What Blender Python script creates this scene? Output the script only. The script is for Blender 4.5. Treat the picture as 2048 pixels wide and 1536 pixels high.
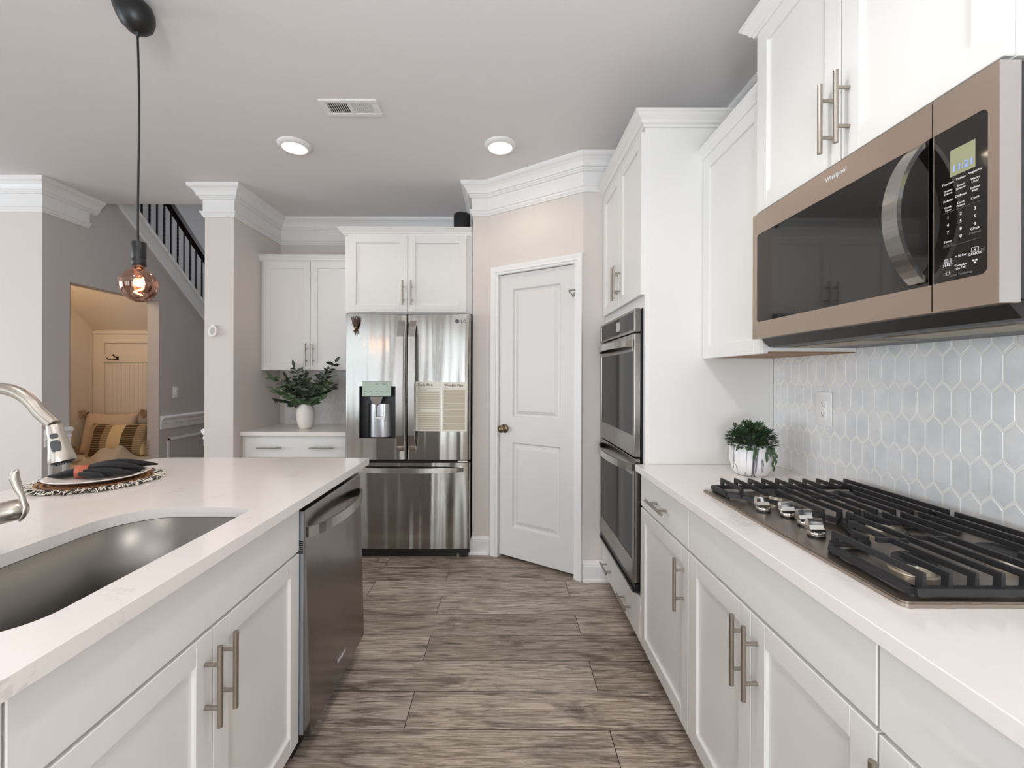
import bpy, bmesh, math, random
from mathutils import Vector, Matrix
from mathutils.geometry import tessellate_polygon

for _o in list(bpy.data.objects):
    bpy.data.objects.remove(_o)
SC = bpy.context.scene
COL = SC.collection
PI = math.pi

# ------------------------------------------------------------------ camera
CAM_H = 1.32
cam_d = bpy.data.cameras.new('camera')
cam_d.sensor_width = 36.0
cam_d.lens = 860.0 / 2048.0 * 36.0
cam_d.shift_x = 16.0 / 2048.0
cam_d.shift_y = -15.0 / 2048.0
cam_d.clip_start = 0.05
cam = bpy.data.objects.new('camera', cam_d)
COL.objects.link(cam)
cam.matrix_world = Matrix.Translation((0, 0, CAM_H)) @ Matrix.Rotation(-0.0033, 4, 'Y') @ Matrix.Rotation(PI / 2, 4, 'X')
SC.camera = cam

# ------------------------------------------------------------------ view
SC.view_settings.view_transform = 'Standard'
SC.view_settings.look = 'None'
SC.view_settings.gamma = 1.0
SC.view_settings.exposure = 0.1
SC.view_settings.use_curve_mapping = False
SC.cycles.max_bounces = 12
SC.cycles.diffuse_bounces = 6
SC.cycles.glossy_bounces = 5
SC.cycles.caustics_reflective = False
SC.cycles.caustics_refractive = False
SC.cycles.use_denoising = True
SC.cycles.sample_clamp_indirect = 6.0

# ------------------------------------------------------------------ world
w = bpy.data.worlds.new('sky')
SC.world = w
w.use_nodes = True
_bg = w.node_tree.nodes['Background']
_bg.inputs[0].default_value = (0.86, 0.93, 1.0, 1)
_bg.inputs[1].default_value = 1.0


def area(name, loc, target, sx, sy, power, color):
    d = bpy.data.lights.new(name, 'AREA')
    d.shape = 'RECTANGLE'
    d.size, d.size_y = sx, sy
    d.energy = power
    d.color = color
    o = bpy.data.objects.new(name, d)
    COL.objects.link(o)
    o.location = loc
    o.rotation_euler = (Vector(target) - Vector(loc)).to_track_quat('-Z', 'Y').to_euler()
    return o


# daylight through the rear windows and the window wall on the far left side of the room
DAY = (0.84, 0.93, 1.0)
REAR = -2.6
WIN = [(-5.3, -4.4, 0.55, 2.4), (-4.2, -3.3, 0.55, 2.4), (-3.1, -2.2, 0.55, 2.4), (-1.55, -0.65, 0.06, 2.3), (-0.45, 0.45, 0.06, 2.3)]
for (x0, x1, z0, z1) in WIN:
    area('daylight_rear', ((x0 + x1) / 2, REAR - 0.02, (z0 + z1) / 2), ((x0 + x1) / 2, 2, (z0 + z1) / 2 + 0.25), x1 - x0, z1 - z0, 11 if x0 > -2 else 10, DAY)
_d = bpy.data.lights.new('foreground_fill', 'POINT')  # unseen fill light added behind the camera to brighten the foreground
_d.energy = 76
_d.color = (0.87, 0.945, 1.0)
_d.shadow_soft_size = 0.3
_o = bpy.data.objects.new('foreground_fill', _d)
COL.objects.link(_o)
_o.location = (0.0, -1.55, 1.02)
_d = bpy.data.lights.new('ceiling_fill', 'SPOT')  # upward fill light, added out of view to brighten the near ceiling
_d.energy = 110
_d.color = (0.90, 0.955, 1.0)
_d.shadow_soft_size = 0.12
_d.spot_size = math.radians(165)
_d.spot_blend = 0.7
_o = bpy.data.objects.new('ceiling_fill', _d)
COL.objects.link(_o)
_o.location = (-0.15, -0.75, 1.75)
_o.rotation_euler = (math.radians(180 - 12), 0, 0)
area('daylight_side', (-6.9, 0.2, 1.5), (-1.5, 1.6, 1.6), 3.4, 1.9, 115, DAY)
area('hall_fill', (-2.9, 6.9, 3.2), (-2.9, 4.0, 2.4), 1.0, 1.6, 22, DAY)  # fill light added to lift the stairwell; the wall behind has no window


# ------------------------------------------------------------------ materials
def lin(c):
    r = []
    for v in c[:3]:
        v = v / 255.0
        r.append(v / 12.92 if v <= 0.04045 else ((v + 0.055) / 1.055) ** 2.4)
    return (r[0], r[1], r[2], 1.0)


def mat(name, rgb, rough=0.5, metal=0.0, spec=None, aniso=0.0, coat=0.0, emit=None, estr=0.0):
    m = bpy.data.materials.new(name)
    m.use_nodes = True
    b = m.node_tree.nodes['Principled BSDF']
    b.inputs['Base Color'].default_value = lin(rgb)
    b.inputs['Roughness'].default_value = rough
    b.inputs['Metallic'].default_value = metal
    if spec is not None:
        b.inputs['Specular IOR Level'].default_value = spec
    if aniso:
        b.inputs['Anisotropic'].default_value = aniso
    if coat:
        b.inputs['Coat Weight'].default_value = coat
        b.inputs['Coat Roughness'].default_value = 0.05
    if emit:
        b.inputs['Emission Color'].default_value = lin(emit)
        b.inputs['Emission Strength'].default_value = estr
    return m


def N(m, typ, **kw):
    n = m.node_tree.nodes.new(typ)
    for k, v in kw.items():
        setattr(n, k, v)
    return n


def L(m, a, b):
    m.node_tree.links.new(a, b)


def coords(m, scale=(1, 1, 1), rot=(0, 0, 0)):
    tc = N(m, 'ShaderNodeTexCoord')
    mp = N(m, 'ShaderNodeMapping')
    mp.inputs['Scale'].default_value = scale
    mp.inputs['Rotation'].default_value = rot
    L(m, tc.outputs['Object'], mp.inputs['Vector'])
    return mp.outputs['Vector']


def noise(m, vec, scale=5.0, detail=4.0, rough=0.5, dist=0.0):
    n = N(m, 'ShaderNodeTexNoise')
    n.inputs['Scale'].default_value = scale
    n.inputs['Detail'].default_value = detail
    n.inputs['Roughness'].default_value = rough
    n.inputs['Distortion'].default_value = dist
    L(m, vec, n.inputs['Vector'])
    return n.outputs['Fac']


def ramp(m, fac, stops):
    r = N(m, 'ShaderNodeValToRGB')
    e = r.color_ramp.elements
    while len(e) < len(stops):
        e.new(0.5)
    for i, (p, c) in enumerate(stops):
        e[i].position = p
        e[i].color = lin(c) if max(c[:3]) > 1.0 else (c[0], c[1], c[2], 1)
    L(m, fac, r.inputs['Fac'])
    return r.outputs['Color']


def bump(m, h, strength=0.1, dist=0.01):
    b = N(m, 'ShaderNodeBump')
    b.inputs['Strength'].default_value = strength
    b.inputs['Distance'].default_value = dist
    L(m, h, b.inputs['Height'])
    L(m, b.outputs['Normal'], bsdf(m).inputs['Normal'])


def bsdf(m):
    return m.node_tree.nodes['Principled BSDF']


def mathn(m, op, a, b=None, c=None):
    n = N(m, 'ShaderNodeMath', operation=op)
    for i, v in enumerate((a, b, c)):
        if v is None:
            continue
        if isinstance(v, (int, float)):
            n.inputs[i].default_value = v
        else:
            L(m, v, n.inputs[i])
    return n.outputs[0]


def mixc(m, fac, a, b, mode='MIX'):
    n = N(m, 'ShaderNodeMix', data_type='RGBA', blend_type=mode)
    for sock, v in ((n.inputs[0], fac), (n.inputs[6], a), (n.inputs[7], b)):
        if isinstance(v, (int, float)):
            sock.default_value = v
        elif isinstance(v, tuple):
            sock.default_value = lin(v)
        else:
            L(m, v, sock)
    return n.outputs[2]


M = {}
M['cab'] = mat('cabinet_white_paint', (228, 227, 224), 0.35)
M['trim'] = mat('trim_white_paint', (232, 231, 230), 0.4)
M['wall'] = mat('wall_paint', (214, 206, 200), 0.75)
M['ceil'] = mat('ceiling_paint', (222, 219, 219), 0.85)
M['wall_dim'] = mat('wall_paint_shaded', (196, 190, 188), 0.75)  # same wall paint; the hall's weaker light is put into a darker tone
M['tan'] = mat('nook_paint', (226, 214, 198), 0.7)
M['door'] = mat('door_paint', (216, 214, 212), 0.4)
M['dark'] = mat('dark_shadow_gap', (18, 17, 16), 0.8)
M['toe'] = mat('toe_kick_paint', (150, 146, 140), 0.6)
M['nickel'] = mat('brushed_nickel_pull', (168, 160, 150), 0.28, 1.0)
M['faucet'] = mat('faucet_nickel', (186, 178, 168), 0.33, 1.0)
M['chrome'] = mat('chrome', (205, 203, 200), 0.12, 1.0)
M['bronze'] = mat('aged_brass', (128, 112, 88), 0.3, 1.0)
M['blackplastic'] = mat('black_plastic', (20, 20, 21), 0.35)
M['black'] = mat('matte_black_metal', (14, 14, 15), 0.42)
M['iron'] = mat('cast_iron', (34, 34, 36), 0.5)
M['glass_dark'] = mat('black_glass', (26, 24, 23), 0.04, 0.0, 0.75, coat=0.15)
M['glass_oven'] = mat('oven_glass', (30, 28, 27), 0.06, 0.0, 0.10)
M['white_plastic'] = mat('white_plastic', (240, 239, 237), 0.3)
M['slot'] = mat('outlet_slot', (40, 38, 36), 0.6)
M['ink'] = mat('printed_ink', (60, 56, 52), 0.7)
M['white_ink'] = mat('white_ink', (232, 232, 232), 0.5)
M['grey_ink'] = mat('grey_ink', (120, 120, 122), 0.5)
M['card'] = mat('planner_card', (226, 221, 208), 0.5)
M['card_band'] = mat('planner_band', (186, 177, 157), 0.5)
M['leaf'] = mat('leaf_green', (50, 62, 42), 0.4)
M['leaf2'] = mat('leaf_pale_green', (70, 92, 62), 0.5)
M['stem'] = mat('branch_brown', (88, 80, 56), 0.6)
M['herb'] = mat('dried_herb', (92, 66, 48), 0.8)
M['vase'] = mat('vase_ceramic', (236, 229, 222), 0.6)
M['plate'] = mat('plate_ceramic', (236, 231, 226), 0.25)
M['velvet'] = mat('black_velvet', (9, 9, 10), 0.9)
bsdf(M['velvet']).inputs['Sheen Weight'].default_value = 0.08
M['leather'] = mat('orange_leather', (176, 92, 62), 0.5)
M['fringe_w'] = mat('fringe_white', (226, 220, 208), 0.8)
M['fringe_b'] = mat('fringe_black', (34, 32, 31), 0.8)
M['fabric'] = mat('linen_fabric', (214, 190, 164), 0.9)
M['fabric_d'] = mat('tassel_wool', (196, 168, 138), 0.95)
M['throw'] = mat('throw_knit', (196, 178, 152), 0.95)
M['bench'] = mat('bench_paint', (226, 212, 192), 0.5)
M['rail'] = mat('dark_stained_rail', (38, 22, 18), 0.35)
M['woodunder'] = mat('cabinet_underside', (150, 106, 66), 0.5)
M['grout'] = mat('grout', (238, 235, 229), 0.7)
M['grille'] = mat('grille_white', (226, 225, 224), 0.4)
M['filter'] = mat('grease_filter', (150, 140, 120), 0.45, 0.7)
M['lens'] = mat('lit_lens', (255, 240, 220), 0.4, emit=(255, 232, 205), estr=9.0)
M['filament'] = mat('lit_filament', (255, 200, 140), 0.4, emit=(255, 190, 120), estr=22.0)
M['lcd'] = mat('display_lcd', (140, 142, 112), 0.2, emit=(150, 158, 110), estr=0.15)
M['lcd_digit'] = mat('display_digits', (120, 140, 220), 0.3, emit=(120, 140, 235), estr=0.8)
M['lcd_dim'] = mat('oven_display', (150, 150, 150), 0.2, emit=(150, 150, 150), estr=0.25)

# light paint texture on walls and ceiling
for k, s in (('wall', 260), ('ceil', 140), ('wall_dim', 260), ('tan', 260)):
    m = M[k]
    bump(m, noise(m, coords(m), s, 2), 0.06, 0.002)


def steel(name, rgb, rough, wave=0.0, streak='Z', rvar=0.08):
    """brushed stainless: fine grain across the streak axis and a slow dent-like waviness"""
    m = mat(name, rgb, rough, 1.0)
    sc = {'Z': (260, 260, 1.5), 'X': (1.5, 260, 260), 'Y': (260, 1.5, 260)}[streak]
    v = coords(m, sc)
    n = noise(m, v, 4.0, 3, 0.6)
    L(m, mathn(m, 'MULTIPLY_ADD', n, rvar, rough - rvar * 0.5), bsdf(m).inputs['Roughness'])
    if wave:
        sw = {'Z': (8.5, 8.5, 0.5), 'X': (0.55, 6, 6), 'Y': (6, 0.55, 6)}[streak]
        n2 = noise(m, coords(m, sw), 1.0, 1.2, 0.4)
        h = mathn(m, 'ADD', mathn(m, 'MULTIPLY', n2, 1.0), mathn(m, 'MULTIPLY', n, 0.004))
        bump(m, h, 1.0, wave)
    else:
        bump(m, n, 0.12, 0.0006)
    return m


M['steel'] = steel('fridge_stainless', (170, 168, 163), 0.16, 0.028)
M['steel_h'] = steel('handle_stainless', (188, 186, 182), 0.22)
M['steel_dw'] = steel('dishwasher_stainless', (150, 144, 140), 0.2, 0.002)
M['steel_mw'] = mat('microwave_stainless', (196, 180, 166), 0.34, 1.0)
M['steel_mws'] = steel('microwave_side_steel', (206, 206, 208), 0.34)
M['steel_ck'] = steel('cooktop_stainless', (172, 162, 152), 0.33, 0.0, 'Y')
M['steel_sink'] = steel('sink_stainless', (136, 133, 129), 0.36, 0.0, 'X')
M['steel_ov'] = steel('oven_stainless', (146, 142, 137), 0.22, 0.0, 'Y')

# quartz worktop
m = mat('quartz', (236, 230, 226), 0.12)
v = coords(m)
f1 = noise(m, v, 2.6, 8, 0.62, 0.9)
d1 = mathn(m, 'ABSOLUTE', mathn(m, 'SUBTRACT', f1, 0.5))
vein = ramp(m, d1, [(0.0, (1, 1, 1)), (0.012, (0.0, 0.0, 0.0))])
patch = ramp(m, noise(m, v, 5.0, 3), [(0.5, (0, 0, 0)), (0.66, (1, 1, 1))])
fac = mixc(m, 1.0, vein, patch, 'MULTIPLY')
fac2 = mathn(m, 'MULTIPLY', fac, 0.35)
spk = ramp(m, noise(m, v, 260, 2), [(0.62, (0, 0, 0)), (0.75, (1, 1, 1))])
colr = mixc(m, fac2, (234, 228, 224), (168, 160, 154))
colr = mixc(m, mathn(m, 'MULTIPLY', spk, 0.12), colr, (190, 184, 178))
L(m, colr, bsdf(m).inputs['Base Color'])
M['quartz'] = m

# plank floor (boards run across the room)
m = mat('plank_floor', (120, 104, 92), 0.32)
tc = N(m, 'ShaderNodeTexCoord')
mp = N(m, 'ShaderNodeMapping')
mp.inputs['Location'].default_value = (0.37, 0.148, 0)
L(m, tc.outputs['Object'], mp.inputs['Vector'])
v = mp.outputs['Vector']


def brick(c1, c2, mc, ms):
    b = N(m, 'ShaderNodeTexBrick')
    b.offset = 0.37
    b.inputs['Color1'].default_value = c1
    b.inputs['Color2'].default_value = c2
    b.inputs['Mortar'].default_value = mc
    b.inputs['Scale'].default_value = 1.0
    b.inputs['Mortar Size'].default_value = ms
    b.inputs['Mortar Smooth'].default_value = 0.0
    b.inputs['Bias'].default_value = 0.0
    b.inputs['Brick Width'].default_value = 1.22
    b.inputs['Row Height'].default_value = 0.195
    L(m, v, b.inputs['Vector'])
    return b


bk = brick((0, 0, 0, 1), (1, 1, 1, 1), (0.5, 0.5, 0.5, 1), 0.0016)
rnd = N(m, 'ShaderNodeSeparateColor')
L(m, bk.outputs['Color'], rnd.inputs[0])
rv = rnd.outputs[0]
cmb = N(m, 'ShaderNodeCombineXYZ')
L(m, mathn(m, 'MULTIPLY', rv, 7.3), cmb.inputs[0])
L(m, mathn(m, 'MULTIPLY', rv, 3.1), cmb.inputs[1])
L(m, mathn(m, 'MULTIPLY', rv, 11.0), cmb.inputs[2])
va = N(m, 'ShaderNodeVectorMath', operation='ADD')
L(m, v, va.inputs[0])
L(m, cmb.outputs[0], va.inputs[1])


def stretched(sx, sy):
    q = N(m, 'ShaderNodeMapping')
    q.inputs['Scale'].default_value = (sx, sy, 1)
    L(m, va.outputs[0], q.inputs['Vector'])
    return q.outputs['Vector']


g1 = noise(m, stretched(1.6, 24), 2.4, 12, 0.68, 1.7)
g2 = noise(m, stretched(3.0, 90), 2.0, 6, 0.7, 0.4)
g3 = noise(m, stretched(1.1, 5.0), 1.7, 5, 0.6, 2.2)
base = ramp(m, g1, [(0.26, (72, 61, 53)), (0.40, (142, 127, 114)), (0.53, (194, 179, 165)), (0.70, (228, 215, 202))])
fine = ramp(m, g2, [(0.36, (0.30, 0.28, 0.26)), (0.54, (1.0, 1.0, 1.0))])
c = mixc(m, 0.6, base, fine, 'MULTIPLY')
dk = ramp(m, g3, [(0.34, (0.30, 0.27, 0.25)), (0.50, (1, 1, 1))])
c = mixc(m, 0.8, c, dk, 'MULTIPLY')
pl = ramp(m, rv, [(0.0, (0.70, 0.68, 0.66)), (0.6, (1.0, 1.0, 1.0))])
c = mixc(m, 1.0, c, pl, 'MULTIPLY')
# knots
vk = N(m, 'ShaderNodeTexVoronoi')
vk.inputs['Scale'].default_value = 1.0
L(m, stretched(1.6, 4.2), vk.inputs['Vector'])
kn = ramp(m, vk.outputs['Distance'], [(0.03, (0.16, 0.14, 0.12)), (0.12, (1, 1, 1))])
c = mixc(m, 0.8, c, kn, 'MULTIPLY')
c = mixc(m, bk.outputs['Fac'], c, (30, 25, 22))
L(m, c, bsdf(m).inputs['Base Color'])
L(m, mathn(m, 'MULTIPLY_ADD', g2, 0.18, 0.24), bsdf(m).inputs['Roughness'])
bump(m, mathn(m, 'SUBTRACT', g2, mathn(m, 'MULTIPLY', bk.outputs['Fac'], 2.0)), 0.25, 0.002)
M['floor'] = m

# glazed tile
m = mat('glazed_tile', (214, 214, 214), 0.14)
v = coords(m)
cc = ramp(m, noise(m, v, 14, 3), [(0.35, (220, 221, 223)), (0.65, (234, 233, 232))])
L(m, cc, bsdf(m).inputs['Base Color'])
bump(m, noise(m, v, 24, 2), 0.15, 0.002)
M['tile'] = m

# marbled pot
m = mat('marbled_ceramic', (238, 237, 236), 0.35)
v = coords(m, (1, 1, 0.16))
wv = noise(m, v, 15, 3, 0.5, 0.8)
d = mathn(m, 'ABSOLUTE', mathn(m, 'SUBTRACT', wv, 0.5))
cc = ramp(m, d, [(0.0, (66, 66, 72)), (0.010, (160, 160, 166)), (0.03, (240, 239, 240))])
L(m, cc, bsdf(m).inputs['Base Color'])
M['marble'] = m

# coiled rattan placemat
m = mat('coiled_rattan', (176, 128, 84), 0.7)
tc = N(m, 'ShaderNodeTexCoord')
wn = N(m, 'ShaderNodeTexWave', wave_type='RINGS', rings_direction='Z')
wn.inputs['Scale'].default_value = 16.0
L(m, tc.outputs['Object'], wn.inputs['Vector'])
sep = N(m, 'ShaderNodeSeparateXYZ')
L(m, tc.outputs['Object'], sep.inputs[0])
ang = mathn(m, 'ARCTAN2', sep.outputs[0], sep.outputs[1])
st = mathn(m, 'SINE', mathn(m, 'MULTIPLY', ang, 70))
st = ramp(m, st, [(0.55, (0, 0, 0)), (0.75, (1, 1, 1))])
cc = ramp(m, wn.outputs['Fac'], [(0.15, (84, 60, 44)), (0.4, (186, 132, 84))])
cc = mixc(m, mathn(m, 'MULTIPLY', st, 0.75), cc, (60, 40, 28))
L(m, cc, bsdf(m).inputs['Base Color'])
bump(m, wn.outputs['Fac'], 0.8, 0.004)
M['rattan'] = m

# striped cushion
m = mat('striped_weave', (214, 190, 150), 0.95)
tc = N(m, 'ShaderNodeTexCoord')
sep = N(m, 'ShaderNodeSeparateXYZ')
L(m, tc.outputs['Object'], sep.inputs[0])
xx = mathn(m, 'MULTIPLY_ADD', sep.outputs[0], 1.0 / 0.5, 0.5)
r = N(m, 'ShaderNodeValToRGB')
r.color_ramp.interpolation = 'CONSTANT'
stops = [(0.0, (196, 166, 126)), (0.08, (84, 62, 36)), (0.28, (150, 124, 92)), (0.40, (224, 194, 148)), (0.62, (84, 62, 36)), (0.82, (150, 124, 92)), (0.94, (214, 186, 144))]
e = r.color_ramp.elements
while len(e) < len(stops):
    e.new(0.5)
for i, (p, cl) in enumerate(stops):
    e[i].position = p
    e[i].color = lin(cl)
L(m, xx, r.inputs['Fac'])
rung = mathn(m, 'SINE', mathn(m, 'MULTIPLY', sep.outputs[2], 300))
rg = ramp(m, rung, [(0.8, (0, 0, 0)), (0.95, (1, 1, 1))])
L(m, mixc(m, mathn(m, 'MULTIPLY', rg, 0.55), r.outputs['Color'], (226, 200, 156)), bsdf(m).inputs['Base Color'])
M['stripe'] = m

# smoked mirror bulb glass
m = bpy.data.materials.new('smoked_bulb_glass')
m.use_nodes = True
nt = m.node_tree
nt.nodes.remove(nt.nodes['Principled BSDF'])
out = nt.nodes['Material Output']
tr = N(m, 'ShaderNodeBsdfTransparent')
tr.inputs[0].default_value = lin((186, 150, 132))
gl = N(m, 'ShaderNodeBsdfGlossy')
gl.inputs[0].default_value = lin((226, 196, 180))
gl.inputs[1].default_value = 0.02
lw = N(m, 'ShaderNodeLayerWeight')
lw.inputs[0].default_value = 0.35
mx = N(m, 'ShaderNodeMixShader')
L(m, mathn(m, 'MULTIPLY_ADD', lw.outputs['Facing'], 0.5, 0.22), mx.inputs[0])
L(m, tr.outputs[0], mx.inputs[1])
L(m, gl.outputs[0], mx.inputs[2])
L(m, mx.outputs[0], out.inputs[0])
M['bulb'] = m

for k in ('fabric', 'throw'):
    m = M[k]
    bump(m, noise(m, coords(m), 180 if k == 'fabric' else 60, 3), 0.5, 0.004)


# ------------------------------------------------------------------ geometry helpers
WORLD = {}


class MB:
    def __init__(s, mtx=None):
        s.v, s.f, s.s = [], [], []
        s.M = mtx or Matrix()

    def add(s, verts, faces, smooth=False):
        o = len(s.v)
        s.v.extend([s.M @ Vector(p) for p in verts])
        for f in faces:
            s.f.append([o + i for i in f])
            s.s.append(smooth)
        return s

    def box(s, x0, x1, y0, y1, z0, z1, r=0.0, seg=1):
        x0, x1 = min(x0, x1), max(x0, x1)
        y0, y1 = min(y0, y1), max(y0, y1)
        z0, z1 = min(z0, z1), max(z0, z1)
        vs = [(x, y, z) for z in (z0, z1) for y in (y0, y1) for x in (x0, x1)]
        fs = [(0, 2, 3, 1), (4, 5, 7, 6), (0, 1, 5, 4), (2, 6, 7, 3), (0, 4, 6, 2), (1, 3, 7, 5)]
        r = min(r, 0.45 * min(x1 - x0, y1 - y0, z1 - z0))
        if r <= 0:
            return s.add(vs, fs)
        bm = bmesh.new()
        bv = [bm.verts.new(p) for p in vs]
        for f in fs:
            bm.faces.new([bv[i] for i in f])
        bmesh.ops.bevel(bm, geom=list(bm.edges), offset=r, segments=seg, profile=0.5, affect='EDGES')
        bm.verts.index_update()
        s.add([v.co.copy() for v in bm.verts], [[v.index for v in f.verts] for f in bm.faces], seg > 1)
        bm.free()
        return s

    def tube(s, pts, r, n=12, caps=True, flat=None, smooth=True):
        """sweep a circle (or an ellipse: flat = (side, up) factors) along pts; r = number or list"""
        pts = [Vector(p) for p in pts]
        k = len(pts)
        rr = r if isinstance(r, (list, tuple)) else [r] * k
        tang = []
        for i in range(k):
            a, b = pts[max(i - 1, 0)], pts[min(i + 1, k - 1)]
            tang.append((b - a).normalized())
        up = Vector((0, 0, 1))
        if abs(tang[0].dot(up)) > 0.9:
            up = Vector((0, 1, 0))
        side = tang[0].cross(up).normalized()
        vs, fs = [], []
        for i in range(k):
            side = (side - tang[i] * side.dot(tang[i])).normalized()
            upv = side.cross(tang[i]).normalized()
            fa, fb = flat or (1, 1)
            for j in range(n):
                a = 2 * PI * j / n
                vs.append(pts[i] + side * math.cos(a) * rr[i] * fa + upv * math.sin(a) * rr[i] * fb)
        for i in range(k - 1):
            for j in range(n):
                fs.append((i * n + j, i * n + (j + 1) % n, (i + 1) * n + (j + 1) % n, (i + 1) * n + j))
        s.add(vs, fs, smooth)
        if caps:
            s.add(vs[:n], [list(range(n))[::-1]])
            s.add(vs[-n:], [list(range(n))])
        return s

    def cyl(s, p0, p1, r, n=20, r1=None):
        return s.tube([p0, p1], [r, r if r1 is None else r1], n)

    def strip(s, pts, w, t, wdir):
        """rectangular bar along pts, w wide along wdir, t thick across"""
        pts = [Vector(p) for p in pts]
        wd = Vector(wdir).normalized()
        vs, fs = [], []
        k = len(pts)
        for i in range(k):
            tg = (pts[min(i + 1, k - 1)] - pts[max(i - 1, 0)]).normalized()
            nn = tg.cross(wd).normalized()
            ww = w[i] if isinstance(w, (list, tuple)) else w
            for a, b in ((-1, -1), (1, -1), (1, 1), (-1, 1)):
                vs.append(pts[i] + wd * a * ww / 2 + nn * b * t / 2)
        for i in range(k - 1):
            for j in range(4):
                fs.append((i * 4 + j, i * 4 + (j + 1) % 4, (i + 1) * 4 + (j + 1) % 4, (i + 1) * 4 + j))
        fs.append((3, 2, 1, 0))
        fs.append(tuple((k - 1) * 4 + j for j in range(4)))
        return s.add(vs, fs)

    def lathe(s, prof, c, n=40, smooth=True, mod=None):
        """prof = [(r, z)], around the vertical axis through c; mod(angle, r, z) -> r"""
        vs, fs = [], []
        k = len(prof)
        for (r, z) in prof:
            for j in range(n):
                a = 2 * PI * j / n
                q = mod(a, r, z) if mod else r
                vs.append((c[0] + q * math.cos(a), c[1] + q * math.sin(a), c[2] + z))
        for i in range(k - 1):
            for j in range(n):
                fs.append((i * n + j, i * n + (j + 1) % n, (i + 1) * n + (j + 1) % n, (i + 1) * n + j))
        s.add(vs, fs, smooth)
        if prof[0][0] > 1e-5:
            s.add(vs[:n], [list(range(n))[::-1]])
        if prof[-1][0] > 1e-5:
            s.add(vs[-n:], [list(range(n))])
        return s

    def prism(s, poly, a0, a1, axis='z', smooth=False):
        """extrude a polygon: axis z: (x,y); axis x: (y,z); axis y: (x,z)"""
        def P(p, a):
            return {'z': (p[0], p[1], a), 'x': (a, p[0], p[1]), 'y': (p[0], a, p[1])}[axis]
        n = len(poly)
        vs = [P(p, a0) for p in poly] + [P(p, a1) for p in poly]
        fs = [(i, (i + 1) % n, n + (i + 1) % n, n + i) for i in range(n)]
        s.add(vs, fs, smooth)
        tri = tessellate_polygon([[Vector((p[0], p[1], 0)) for p in poly]])
        s.add(vs, [t for t in tri] + [[n + i for i in t] for t in tri])
        return s

    def plate(s, outer, holes, z0, z1):
        loops = [outer] + holes
        flat = [p for lp in loops for p in lp]
        n = len(flat)
        tri = tessellate_polygon([[Vector((p[0], p[1], 0)) for p in lp] for lp in loops])
        vs = [(p[0], p[1], z0) for p in flat] + [(p[0], p[1], z1) for p in flat]
        fs = [list(t) for t in tri] + [[n + i for i in t] for t in tri]
        o = 0
        for lp in loops:
            k = len(lp)
            for i in range(k):
                a, b = o + i, o + (i + 1) % k
                fs.append([a, b, n + b, n + a])
            o += k
        return s.add(vs, fs)

    def sweep(s, prof, path, z=0.0, closed=False):
        """moulding: prof = [(out, z)] closed outline, path = [(x, y)], room on the right of the path"""
        k = len(path)
        P = [Vector((p[0], p[1])) for p in path]
        nor = []
        for i in range(k if closed else k - 1):
            d = (P[(i + 1) % k] - P[i]).normalized()
            nor.append(Vector((d.y, -d.x)))
        vs, fs = [], []
        n = len(prof)
        for i in range(k):
            if closed:
                n1, n2 = nor[i - 1], nor[i]
            else:
                n1, n2 = nor[max(i - 1, 0)], nor[min(i, k - 2)]
            mm = (n1 + n2) / (1.0 + n1.dot(n2))
            for (o, h) in prof:
                q = P[i] + mm * o
                vs.append((q.x, q.y, z + h))
        rng = k if closed else k - 1
        for i in range(rng):
            i2 = (i + 1) % k
            for j in range(n):
                fs.append((i * n + j, i * n + (j + 1) % n, i2 * n + (j + 1) % n, i2 * n + j))
        s.add(vs, fs)
        if not closed:
            tri = tessellate_polygon([[Vector((p[0], p[1], 0)) for p in prof]])
            s.add(vs[:n], [list(t) for t in tri])
            s.add(vs[-n:], [list(t) for t in tri])
        return s

    def ell(s, c, rx, ry, rz, nu=24, nv=14):
        vs, fs = [], []
        for i in range(nv + 1):
            t = PI * i / nv
            for j in range(nu):
                a = 2 * PI * j / nu
                vs.append((c[0] + rx * math.sin(t) * math.cos(a), c[1] + ry * math.sin(t) * math.sin(a), c[2] + rz * math.cos(t)))
        for i in range(nv):
            for j in range(nu):
                fs.append((i * nu + j, i * nu + (j + 1) % nu, (i + 1) * nu + (j + 1) % nu, (i + 1) * nu + j))
        return s.add(vs, fs, True)

    def leaf(s, base, d, up, ln, wd, curl=0.25):
        d = Vector(d).normalized()
        side = d.cross(Vector(up))
        if side.length < 1e-4:
            side = d.cross(Vector((1, 0, 0)))
        side.normalize()
        nn = side.cross(d).normalized()
        base = Vector(base)
        prof = [(0, 0.06), (0.25, 0.75), (0.5, 1.0), (0.78, 0.62), (1.0, 0.02)]
        vs, fs = [], []
        for t, wv in prof:
            p = base + d * ln * t - nn * curl * ln * t * t
            vs += [p - side * wd * wv * 0.5 + nn * wd * 0.12 * wv, p, p + side * wd * wv * 0.5 + nn * wd * 0.12 * wv]
        for i in range(len(prof) - 1):
            a = i * 3
            fs += [(a, a + 1, a + 4, a + 3), (a + 1, a + 2, a + 5, a + 4)]
        return s.add(vs, fs, True)

    def text(s, body, size, origin, xd, yd, align='CENTER', ext=0.0004):
        cu = bpy.data.curves.new('lettering', 'FONT')
        cu.body = body
        cu.size = size
        cu.align_x = align
        cu.align_y = 'CENTER'
        cu.extrude = ext
        cu.resolution_u = 2
        ob = bpy.data.objects.new('lettering', cu)
        COL.objects.link(ob)
        dg = bpy.context.evaluated_depsgraph_get()
        me = bpy.data.meshes.new_from_object(ob.evaluated_get(dg))
        xd, yd = Vector(xd).normalized(), Vector(yd).normalized()
        zd = xd.cross(yd)
        o = Vector(origin)
        s.add([o + xd * v.co.x + yd * v.co.y + zd * (v.co.z + ext) for v in me.vertices], [list(p.vertices) for p in me.polygons])
        bpy.data.objects.remove(ob)
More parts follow.
